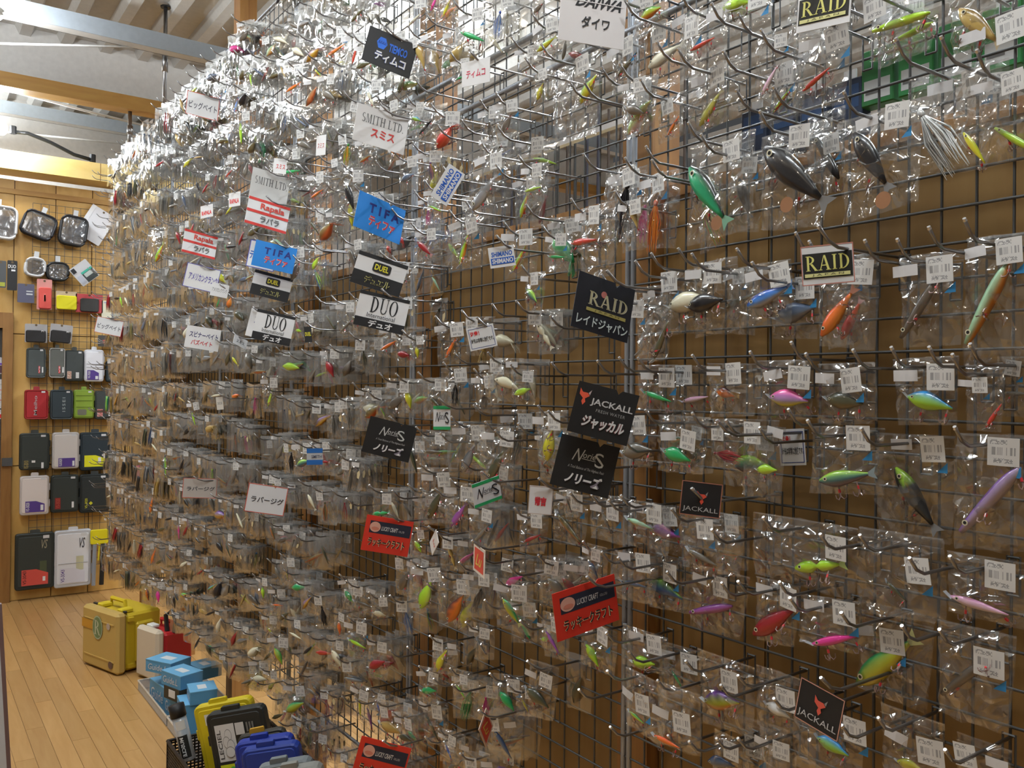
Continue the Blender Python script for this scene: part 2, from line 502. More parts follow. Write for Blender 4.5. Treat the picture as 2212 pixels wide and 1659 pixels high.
# ------------------------------------------------------------------ lures
PAL = {  # name: (words, back, flank, belly, bars)
    'lime': ('bright lime', (0.30, 0.62, 0.02), (0.55, 0.85, 0.04), (0.70, 0.90, 0.15), 0),
    'limeblue': ('lime green and blue', (0.02, 0.25, 0.60), (0.38, 0.70, 0.04), (0.45, 0.75, 0.06), 0),
    'limeorange': ('lime green and orange', (0.06, 0.45, 0.06), (0.48, 0.68, 0.04), (0.90, 0.25, 0.03), 0),
    'green': ('bright green', (0.01, 0.30, 0.10), (0.03, 0.50, 0.14), (0.10, 0.62, 0.22), 0),
    'greenblack': ('green and black', (0.01, 0.012, 0.01), (0.02, 0.45, 0.20), (0.02, 0.50, 0.22), 0),
    'yellow': ('bright yellow', (0.45, 0.48, 0.02), (0.72, 0.66, 0.03), (0.80, 0.75, 0.10), 0),
    'yellowbar': ('barred olive yellow', (0.28, 0.28, 0.05), (0.50, 0.48, 0.08), (0.60, 0.58, 0.15), 1),
    'yellowgreen': ('yellow and green', (0.02, 0.36, 0.12), (0.55, 0.58, 0.04), (0.75, 0.62, 0.05), 0),
    'orange': ('orange', (0.75, 0.10, 0.02), (0.86, 0.20, 0.03), (0.90, 0.32, 0.05), 0),
    'orangeblack': ('orange and black', (0.10, 0.02, 0.02), (0.80, 0.18, 0.02), (0.90, 0.30, 0.04), 1),
    'red': ('red', (0.45, 0.02, 0.02), (0.68, 0.05, 0.03), (0.75, 0.12, 0.05), 0),
    'darkred': ('dark red', (0.25, 0.01, 0.02), (0.45, 0.02, 0.03), (0.45, 0.04, 0.04), 0),
    'pink': ('hot pink', (0.80, 0.03, 0.30), (0.90, 0.05, 0.38), (0.90, 0.15, 0.45), 0),
    'pinkyellow': ('pink purple and yellow', (0.90, 0.10, 0.35), (0.40, 0.28, 0.65), (0.72, 0.66, 0.06), 0),
    'palepink': ('pale pink', (0.60, 0.25, 0.45), (0.75, 0.52, 0.60), (0.80, 0.68, 0.70), 0),
    'purple': ('purple', (0.22, 0.04, 0.30), (0.42, 0.12, 0.42), (0.45, 0.15, 0.35), 0),
    'violet': ('pale violet', (0.20, 0.08, 0.38), (0.42, 0.32, 0.48), (0.50, 0.42, 0.45), 0),
    'purplelime': ('purple backed lime', (0.18, 0.05, 0.35), (0.45, 0.55, 0.04), (0.85, 0.32, 0.03), 1),
    'blue': ('bright blue', (0.01, 0.06, 0.45), (0.05, 0.25, 0.75), (0.50, 0.52, 0.58), 0),
    'bluelime': ('blue barred lime', (0.25, 0.50, 0.03), (0.02, 0.08, 0.28), (0.05, 0.15, 0.38), 1),
    'bluegrey': ('smoky blue', (0.03, 0.06, 0.14), (0.12, 0.17, 0.26), (0.25, 0.26, 0.30), 0),
    'teal': ('teal and lime', (0.40, 0.75, 0.05), (0.04, 0.16, 0.20), (0.20, 0.14, 0.18), 0),
    'mint': ('mint green and orange', (0.30, 0.55, 0.35), (0.38, 0.58, 0.36), (0.75, 0.28, 0.04), 0),
    'black': ('black', (0.008, 0.008, 0.010), (0.014, 0.014, 0.018), (0.03, 0.025, 0.03), 0),
    'blacklime': ('black with a lime head', (0.012, 0.013, 0.014), (0.022, 0.024, 0.024), (0.03, 0.03, 0.03), 2),
    'cream': ('cream white', (0.72, 0.68, 0.48), (0.80, 0.76, 0.58), (0.82, 0.78, 0.65), 0),
    'white': ('pearl white', (0.70, 0.70, 0.68), (0.80, 0.80, 0.78), (0.80, 0.79, 0.76), 0),
    'silver': ('silver grey', (0.07, 0.08, 0.09), (0.30, 0.30, 0.31), (0.48, 0.46, 0.44), 0),
    'olive': ('dark olive', (0.03, 0.035, 0.02), (0.10, 0.10, 0.05), (0.22, 0.17, 0.08), 0),
    'brown': ('brown grey', (0.05, 0.04, 0.03), (0.16, 0.13, 0.10), (0.28, 0.24, 0.20), 0),
    'clear': ('smoky clear', (0.12, 0.11, 0.09), (0.22, 0.20, 0.17), (0.30, 0.27, 0.23), 0),
    'trout': ('orange bellied brown', (0.10, 0.09, 0.03), (0.28, 0.22, 0.08), (0.75, 0.15, 0.04), 1),
    'gold': ('shiny gold', (0.30, 0.18, 0.04), (0.60, 0.42, 0.12), (0.65, 0.50, 0.20), 0),
}
MUTED = ['silver', 'olive', 'brown', 'clear', 'trout', 'bluegrey', 'gold', 'cream', 'black', 'clear', 'brown', 'olive', 'black', 'olive', 'clear', 'darkred']
BRIGHT = ['lime', 'limeblue', 'limeorange', 'green', 'yellow', 'orange', 'red', 'pink', 'purplelime', 'blue', 'yellowgreen', 'mint', 'teal', 'darkred']
KNAME = {'crank': 'crankbait', 'minnow': 'minnow lure', 'pencil': 'pencil lure', 'swim': 'swimbait', 'joint': 'jointed swimbait', 'jig': 'skirted jig',
         'spin': 'spinnerbait', 'frog': 'frog lure', 'worm': 'soft worm set', 'vib': 'vibration lure', 'hair': 'feathered lure'}
PROF = {
    'crank': ([.03, .12, .18, .205, .20, .165, .11, .06, .025], 0.62, 0.02),
    'minnow': ([.02, .055, .078, .085, .08, .068, .05, .03, .015], 0.7, 0.0),
    'pencil': ([.03, .05, .062, .07, .075, .078, .075, .06, .02], 0.95, 0.0),
    'swim': ([.03, .085, .12, .13, .125, .105, .08, .05, .025], 0.62, 0.0),
    'joint': ([.03, .08, .10, .105, .03, .095, .08, .05, .02], 0.65, 0.0),
    'vib': ([.02, .09, .15, .17, .15, .115, .08, .045, .02], 0.5, 0.05),
    'frog': ([.04, .15, .22, .25, .25, .22, .17, .10, .04], 1.0, 0.0),
}


def lerp(a, b, t): return tuple(a[i] * (1 - t) + b[i] * t for i in range(3))


def lure_mb(kind, pal, low=False):
    words, back, flank, belly, bars = PAL[pal]
    mb = MB()
    if kind in PROF:
        prof, wr_, camber = PROF[kind]
        n = len(prof); M = 6 if low else 10
        idxs = range(n) if not low else (0, 2, 3, 5, 7, 8)
        vs = []; cs = []
        for i in idxs:
            t = i / (n - 1); hh = prof[i]; x = -0.5 + t * (0.86 if kind in ('swim', 'joint') else 1.0)
            for k in range(M):
                a = 2 * math.pi * k / M + math.pi / M
                s = math.sin(a)
                vs.append((x, hh * wr_ * math.cos(a), hh * s + camber * math.sin(math.pi * t)))
                c = lerp(flank, back, min(1, max(0, (s - 0.15) / 0.45))) if s > 0 else lerp(flank, belly, min(1, max(0, (-s - 0.25) / 0.4)))
                if bars == 1 and i % 2 == 0 and s > -0.3: c = lerp(c, (0.02, 0.02, 0.03), 0.6)
                if bars == 2 and i <= 2 and s > 0: c = (0.35, 0.62, 0.04)
                cs.append(c)
        nn = len(list(idxs)); fs = []
        for i in range(nn - 1):
            for k in range(M):
                k2 = (k + 1) % M
                fs.append((i * M + k, (i + 1) * M + k, (i + 1) * M + k2, i * M + k2))
        fs.append(tuple(range(M))); fs.append(tuple((nn - 1) * M + k for k in range(M - 1, -1, -1)))
        mb.add(vs, fs, cs)
        if not low:
            hr = prof[1] * wr_
            for s in (-1, 1):
                mb.disc((-0.5 + 0.14, s * (hr + 0.022), prof[1] * 0.25), 0.034, 8, 1, (0.75, 0.7, 0.5))
                mb.disc((-0.5 + 0.14, s * (hr + 0.024), prof[1] * 0.25), 0.020, 8, 1, (0.01, 0.01, 0.01))
        if kind in ('swim', 'joint'):
            mb.add([(0.34, 0, 0.02), (0.5, 0.006, 0.10), (0.46, 0.006, 0), (0.5, 0.006, -0.10), (0.34, 0, -0.02)], [(0, 1, 2), (0, 2, 4), (2, 3, 4)], lerp(flank, (0.6, 0.6, 0.6), 0.4))
        if kind == 'frog':
            for s in (-1, 1):
                for k in range(4 if low else 8):
                    mb.tube([(0.40, s * 0.08, 0), (0.55, s * (0.10 + 0.02 * k), -0.1 - 0.03 * (k % 3)), (0.75, s * (0.06 + 0.03 * k), -0.2 - 0.05 * (k % 4))], 0.008, 3, belly if k % 2 else back, caps=False)
    elif kind in ('jig', 'spin', 'hair'):
        hc = flank
        # head
        for (x, r) in ((-0.42, 0.05),):
            vs = []; fs = []
            for i in range(4):
                th = math.pi * (i + 0.5) / 4
                for k in range(6):
                    a = 2 * math.pi * k / 6
                    vs.append((x + r * 1.4 * -math.cos(th), r * math.sin(th) * math.cos(a), r * math.sin(th) * math.sin(a)))
            for i in range(3):
                for k in range(6):
                    fs.append((i * 6 + k, i * 6 + (k + 1) % 6, (i + 1) * 6 + (k + 1) % 6, (i + 1) * 6 + k))
            fs.append(tuple(range(5, -1, -1))); fs.append(tuple(range(18, 24)))
            mb.add(vs, fs, back)
        rr = random.Random(hash((kind, pal)) & 255)
        for k in range(10 if low else 34):
            a = rr.uniform(0, 2 * math.pi); sp = rr.uniform(0.05, 0.17); le = rr.uniform(0.65, 0.95)
            c = rr.choice((back, flank, belly))
            p = [(-0.36, 0.03 * math.cos(a), 0.03 * math.sin(a)), (-0.36 + le * 0.45, sp * 0.6 * math.cos(a), sp * 1.15 * math.sin(a)), (-0.36 + le, sp * 0.4 * math.cos(a), sp * math.sin(a) + rr.uniform(-.04, .04))]
            mb.tube(p, [0.007, 0.009, 0.004] if kind != 'hair' else [0.012, 0.016, 0.004], 3, c, caps=False)
        if kind == 'spin':
            mb.tube([(-0.42, 0, 0), (-0.72, 0, 0.12), (-0.45, 0, 0.42)], 0.007, 3, (0.5, 0.5, 0.5), caps=False)
            mb.add([(-0.45, -0.01, 0.42), (-0.32, -0.03, 0.50), (-0.12, -0.02, 0.46), (-0.14, -0.02, 0.36), (-0.34, -0.03, 0.33)], [(0, 1, 2, 3, 4)], (0.72, 0.60, 0.35))
    else:  # worm: several slim soft baits side by side
        for q in range(3 if low else 5):
            z = (q - (1 if low else 2)) * 0.13
            pts = [(-0.5 + 0.2 * i, 0.01 * math.sin(i + q), z + 0.02 * math.sin(i * 1.7 + q)) for i in range(6)]
            mb.tube(pts, [0.03, 0.045, 0.045, 0.04, 0.025, 0.008], 4 if low else 5, flank if q % 2 else back, caps=True)
    return mb


def hook_mb():
    """treble hook hanging from the origin"""
    mb = MB()
    for k in range(3):
        a = 2 * math.pi * k / 3 + 0.4
        d = np.array([math.cos(a), math.sin(a), 0])
        pts = [(0, 0, -0.3), d * 0.03 + (0, 0, -0.78), d * 0.20 + (0, 0, -1.0), d * 0.38 + (0, 0, -0.88), d * 0.42 + (0, 0, -0.62)]
        mb.tube(pts, 0.045, 3, (0.3, 0.2, 0.18), caps=False)
    mb.tube([(0, 0, 0), (0, 0, -0.78)], 0.05, 3, (0.3, 0.2, 0.18), caps=False)
    mb.tube([(0, 0, -0.28), (0, 0, -0.52)], 0.085, 4, (0.7, 0.04, 0.05))
    return mb


HOOKPTS = {'crank': ((-0.12, -0.17), (0.42, -0.05)), 'minnow': ((-0.2, -0.07), (0.4, -0.03)), 'pencil': ((-0.1, -0.06), (0.45, -0.04)),
           'swim': ((-0.18, -0.11), (0.15, -0.09)), 'joint': ((-0.22, -0.09), (0.15, -0.08)), 'vib': ((-0.15, -0.09), (0.42, -0.02))}
LIP = {'crank', 'minnow'}

_FX = 8; _FZ = 9


def film_mb(seed, nx, nz, back=True):
    r = np.random.default_rng(seed)
    mb = MB(); vs = []; fs = []
    cut = r.uniform(-0.03, 0.03, 4)
    fold = r.choice([0, 1, 2, 3]); tap = r.uniform(-0.16, 0.06); bow = r.uniform(-0.05, 0.05); skew = r.uniform(-0.07, 0.07)
    for j in range(nz + 1):
        for i in range(nx + 1):
            u = i / nx - 0.5; v = -j / nz
            b = (math.sin(math.pi * (u + 0.5)) ** 0.7) * (math.sin(math.pi * min(1, max(0.0, -v * 1.05))) ** 0.8) if 0 < i < nx and 0 < j < nz else 0
            y = -b * (0.010 + r.uniform(-0.0065, 0.0065)) + (0.0025 if b else 0) * r.uniform(-1, 1)
            if i in (0, nx) or j in (0, nz): y += r.uniform(-0.002, 0.002)
            uu = u + (r.uniform(-0.25, 0.25) / nx if 0 < i < nx else r.uniform(-0.012, 0.012))
            vv = v + (r.uniform(-0.25, 0.25) / nz if 0 < j < nz else r.uniform(-0.008, 0.008))
            tp = 1 + tap * (-v) ** 2 + bow * math.sin(math.pi * -v)
            uu = uu * tp + skew * v
            if j == nz: vv += cut[0] * u * 3 + cut[3] * math.sin(7 * u); y += cut[1] * 0.25 * abs(u)
            if j == 0: vv += cut[2] * 0.5 * math.cos(5 * u + fold)
            if j == nz and i == 0 and fold == 1: uu += 0.10; vv += 0.06; y -= 0.012
            if j == nz and i == nx and fold == 2: uu -= 0.12; vv += 0.07; y -= 0.012
            vs.append((uu, y, vv))
    for j in range(nz):
        for i in range(nx):
            a = j * (nx + 1) + i; b_ = a + 1; c = a + nx + 1; d = c + 1
            if r.random() < 0.5: fs += [(a, c, b_), (b_, c, d)]
            else: fs += [(a, c, d), (a, d, b_)]
    mb.add(vs, fs, mi=0)
    if not back:
        mb.add([(-0.5, -0.001, 0.004), (0.5, -0.001, 0.004), (0.49, -0.002, -0.13), (-0.49, -0.002, -0.13)], [(0, 3, 2, 1)], mi=1)
    if back:
        T2 = lambda a, v: a * (1 + tap * v * v + bow * math.sin(math.pi * v)) - skew * v
        mb.add([(-0.5, 0.001, 0), (0.5, 0.001, 0), (T2(0.5, .5), 0.002, -0.5), (T2(-0.5, .5), 0.002, -0.5), (T2(0.5, 1), 0.001, -1 + cut[0] * 1.5), (T2(-0.5, 1), 0.001, -1 - cut[0] * 1.5)], [(0, 1, 2, 3), (3, 2, 4, 5)], mi=0)
        # heat-sealed top strip and side seams, a bit whiter than the film
        mb.add([(-0.5, -0.0006, 0), (0.5, -0.0006, 0), (0.5, -0.0006, -0.022), (-0.5, -0.0006, -0.022)], [(0, 3, 2, 1)], mi=1)
        mb.add([(-0.5, -0.0012, -0.105), (0.5, -0.0012, -0.105), (0.5, -0.0012, -0.12), (-0.5, -0.0012, -0.12)], [(0, 3, 2, 1)], mi=1)
    return mb


def quad_mb(col_uv=True):
    mb = MB()
    mb.add([(-0.5, 0, -0.5), (0.5, 0, -0.5), (0.5, 0, 0.5), (-0.5, 0, 0.5)], [(0, 1, 2, 3)], [(0, 0, 0), (1, 0, 0), (1, 1, 0), (0, 1, 0)])
    return mb


FILM_N = [film_mb(100 + i, 9, 11) for i in range(12)]
FILM_F = [film_mb(200 + i, 5, 6, False).arrays() for i in range(8)]
FILM_ME = [f_.mesh('bag_film', ['film', 'seam']) for f_ in FILM_N]
LABEL_ME = quad_mb().mesh('price_label', ['price_label'])
def bent_quad():
    mb = MB()
    mb.add([(-0.5, 0, -0.5), (0, -0.03, -0.5), (0.5, 0, -0.5), (0.5, 0, 0.5), (0, -0.03, 0.5), (-0.5, 0, 0.5)], [(0, 1, 4, 5), (1, 2, 3, 4)],
           [(0, 0, 0), (.5, 0, 0), (1, 0, 0), (1, 1, 0), (.5, 1, 0), (0, 1, 0)])
    return mb
LABEL_ME = bent_quad().mesh('price_label', ['price_label'])
STICK_ME = bent_quad().mesh('name_sticker', ['sticker'])
pm('tab_blue', (0.03, 0.25, 0.55), 0.5)
TAB_ME = MB().add([(-0.5, 0, -0.5), (0.5, 0, -0.5), (0.5, 0, 0.5)], [(0, 1, 2)]).mesh('blue_tab', ['tab_blue'])
HOOK_ME = hook_mb().mesh('treble_hook', ['lure_paint'])
LIP_ME = MB().box((-0.16, -0.055, -0.006), (0.02, 0.055, 0.006)).mesh('diving_lip', ['clear_plastic'])
DISC_ME = MB().disc((0, 0, 0), 0.5, 14, 1, (0.32, 0.15, 0.07)).mesh('copper_blade', ['lure_paint'])
_lm = {}; _la = {}


def lure_mesh(k, p):
    if (k, p) not in _lm: _lm[(k, p)] = lure_mb(k, p).mesh('lure_' + k, ['lure_paint'], True)
    return _lm[(k, p)]


def lure_arr(k, p):
    if (k, p) not in _la: _la[(k, p)] = lure_mb(k, p, True).arrays()
    return _la[(k, p)]


# ------------------------------------------------------------------ what hangs where
BAGS = []    # every bag: dict
PEGS = []    # (x, z, len, info)


REC = []     # room taken by what hangs: centre x, half width, top and bottom z, front and back y


def rec_of(T, W, Hh, yaw, L):
    sw = W / 2 * abs(math.sin(yaw)); th = 0.011 * (1 + 4 * L) + 0.006
    return dict(x=T[0], hw=W / 2 * math.cos(yaw), zt=T[2], zb=T[2] - Hh, ya=T[1] - th - sw, yb=T[1] + sw + 0.004)


def clash(a, b):
    """shared volume of two hanging bags"""
    ox = a['hw'] + b['hw'] - abs(a['x'] - b['x']); oz = min(a['zt'], b['zt']) - max(a['zb'], b['zb']); oy = min(a['yb'], b['yb']) - max(a['ya'], b['ya'])
    return ox * oz * max(oy, 0) if ox > 0.004 and oz > 0.004 and oy > 0.0005 else 0.0


def pierces(x, z, r, skip=None):
    return r is not skip and abs(x - r['x']) < r['hw'] - 0.002 and r['zb'] + 0.002 < z < r['zt'] - 0.001


def peg_near(x, z, dx=0.027, dz=0.064):
    return any(abs(p[0] - x) < dx and abs(p[1] - z) < dz for p in PEGS)


def free_spot(x, z, lim=0.16, xr=None, zr=None):
    """nearest spot on the grid where a bare peg goes through no bag and clears its neighbours"""
    for k in range(0, int(lim / 0.008) + 1):
        n = max(1, k * 6)
        for q in range(n):
            a = 2 * math.pi * q / n
            px, pz = x + k * 0.008 * math.cos(a), z + k * 0.008 * math.sin(a)
            if xr and not xr[0] <= px <= xr[1]: continue
            if zr and not zr[0] <= pz <= zr[1]: continue
            if peg_near(px, pz) or any(pierces(px, pz, r) for r in REC): continue
            return px, pz
    return None


def near_bag(x0, y0, x1, y1, kind, pal, lx, ly, ln, ang, labx=None, laby=None, yy=None, disc=None, front=True):
    cx = (x0 + x1) / 2
    yaw, roll = random.gauss(0, 0.05), random.gauss(0, 0.02)
    a = math.radians(ang); best = None
    for yy in (-0.072, -0.066, -0.078, -0.038, -0.032, -0.044, -0.026, -0.05, -0.105, -0.112, -0.098, -0.12, -0.09, -0.13, -0.022, -0.14):
        T = at(cx, y0, 1, yy); wl, wr2 = at(x0, y0, 1, yy), at(x1, y0, 1, yy); B = at(cx, y1, 1, yy)
        W = abs(wr2[0] - wl[0]) * 0.96; Hh = T[2] - B[2]
        h = at(lx - ln / 2 * math.cos(a), ly - ln / 2 * math.sin(a), 1, yy - 0.008)
        t = at(lx + ln / 2 * math.cos(a), ly + ln / 2 * math.sin(a), 1, yy - 0.008)
        d = t - h; L = math.hypot(d[0], d[2])
        rc_ = rec_of(T, W, Hh, yaw, L)
        v = sum(clash(rc_, r) for r in REC)
        if best is None or v < best[0] - 1e-9: best = (v, yy, T, W, Hh, d, L, (h + t) / 2, rc_)
        if v == 0: break
    v, yy, T, W, Hh, d, L, c, rc_ = best
    an = math.atan2(d[2], d[0])
    lab = None
    if labx is not None:
        q = at(labx, laby, 1, yy - 0.01); lab = (q[0] - T[0], q[2] - T[2])
    dd = None
    if disc:
        q = at(disc[0], disc[1], 1, yy - 0.01); dd = (q[0] - T[0], q[2] - T[2], 0.022)
    BAGS.append(dict(p=T, w=W, h=Hh, yaw=yaw, roll=roll, kind=kind, pal=pal, L=L, an=an, lo=(c[0] - T[0], c[2] - T[2]), lab=lab, disc=dd, pri=10 if front else 5, far=False, rec=rc_))
    REC.append(rc_)


def hang(b, info):
    """a peg through the top of the bag: one that already passes there, or a new one clear of other bags and brackets"""
    T, W = b['p'], b['w']
    for p in PEGS:
        if abs(p[0] - T[0]) < 0.36 * W and T[2] - 0.026 < p[1] < T[2] - 0.001: return
    best = None
    for k in range(0, 9):
        for sg in (1, -1):
            for dz in (0.012, 0.007, 0.018, 0.023):
                x, z = T[0] + sg * k * 0.04 * W, T[2] - dz
                v = sum(1 for r in REC if pierces(x, z, r, b['rec']) and not (abs(x - r['x']) < 0.36 * r['hw'] * 2 and r['zt'] - 0.026 < z)) + 0.7 * peg_near(x, z) + 0.01 * k
                if best is None or v < best[0]: best = (v, x, z)
    add_peg(best[1], best[2], info)


def add_peg(x, z, info, ln=0.0):
    PEGS.append((x, z, ln or random.choice((0.0, 0.0, -0.02)), info))


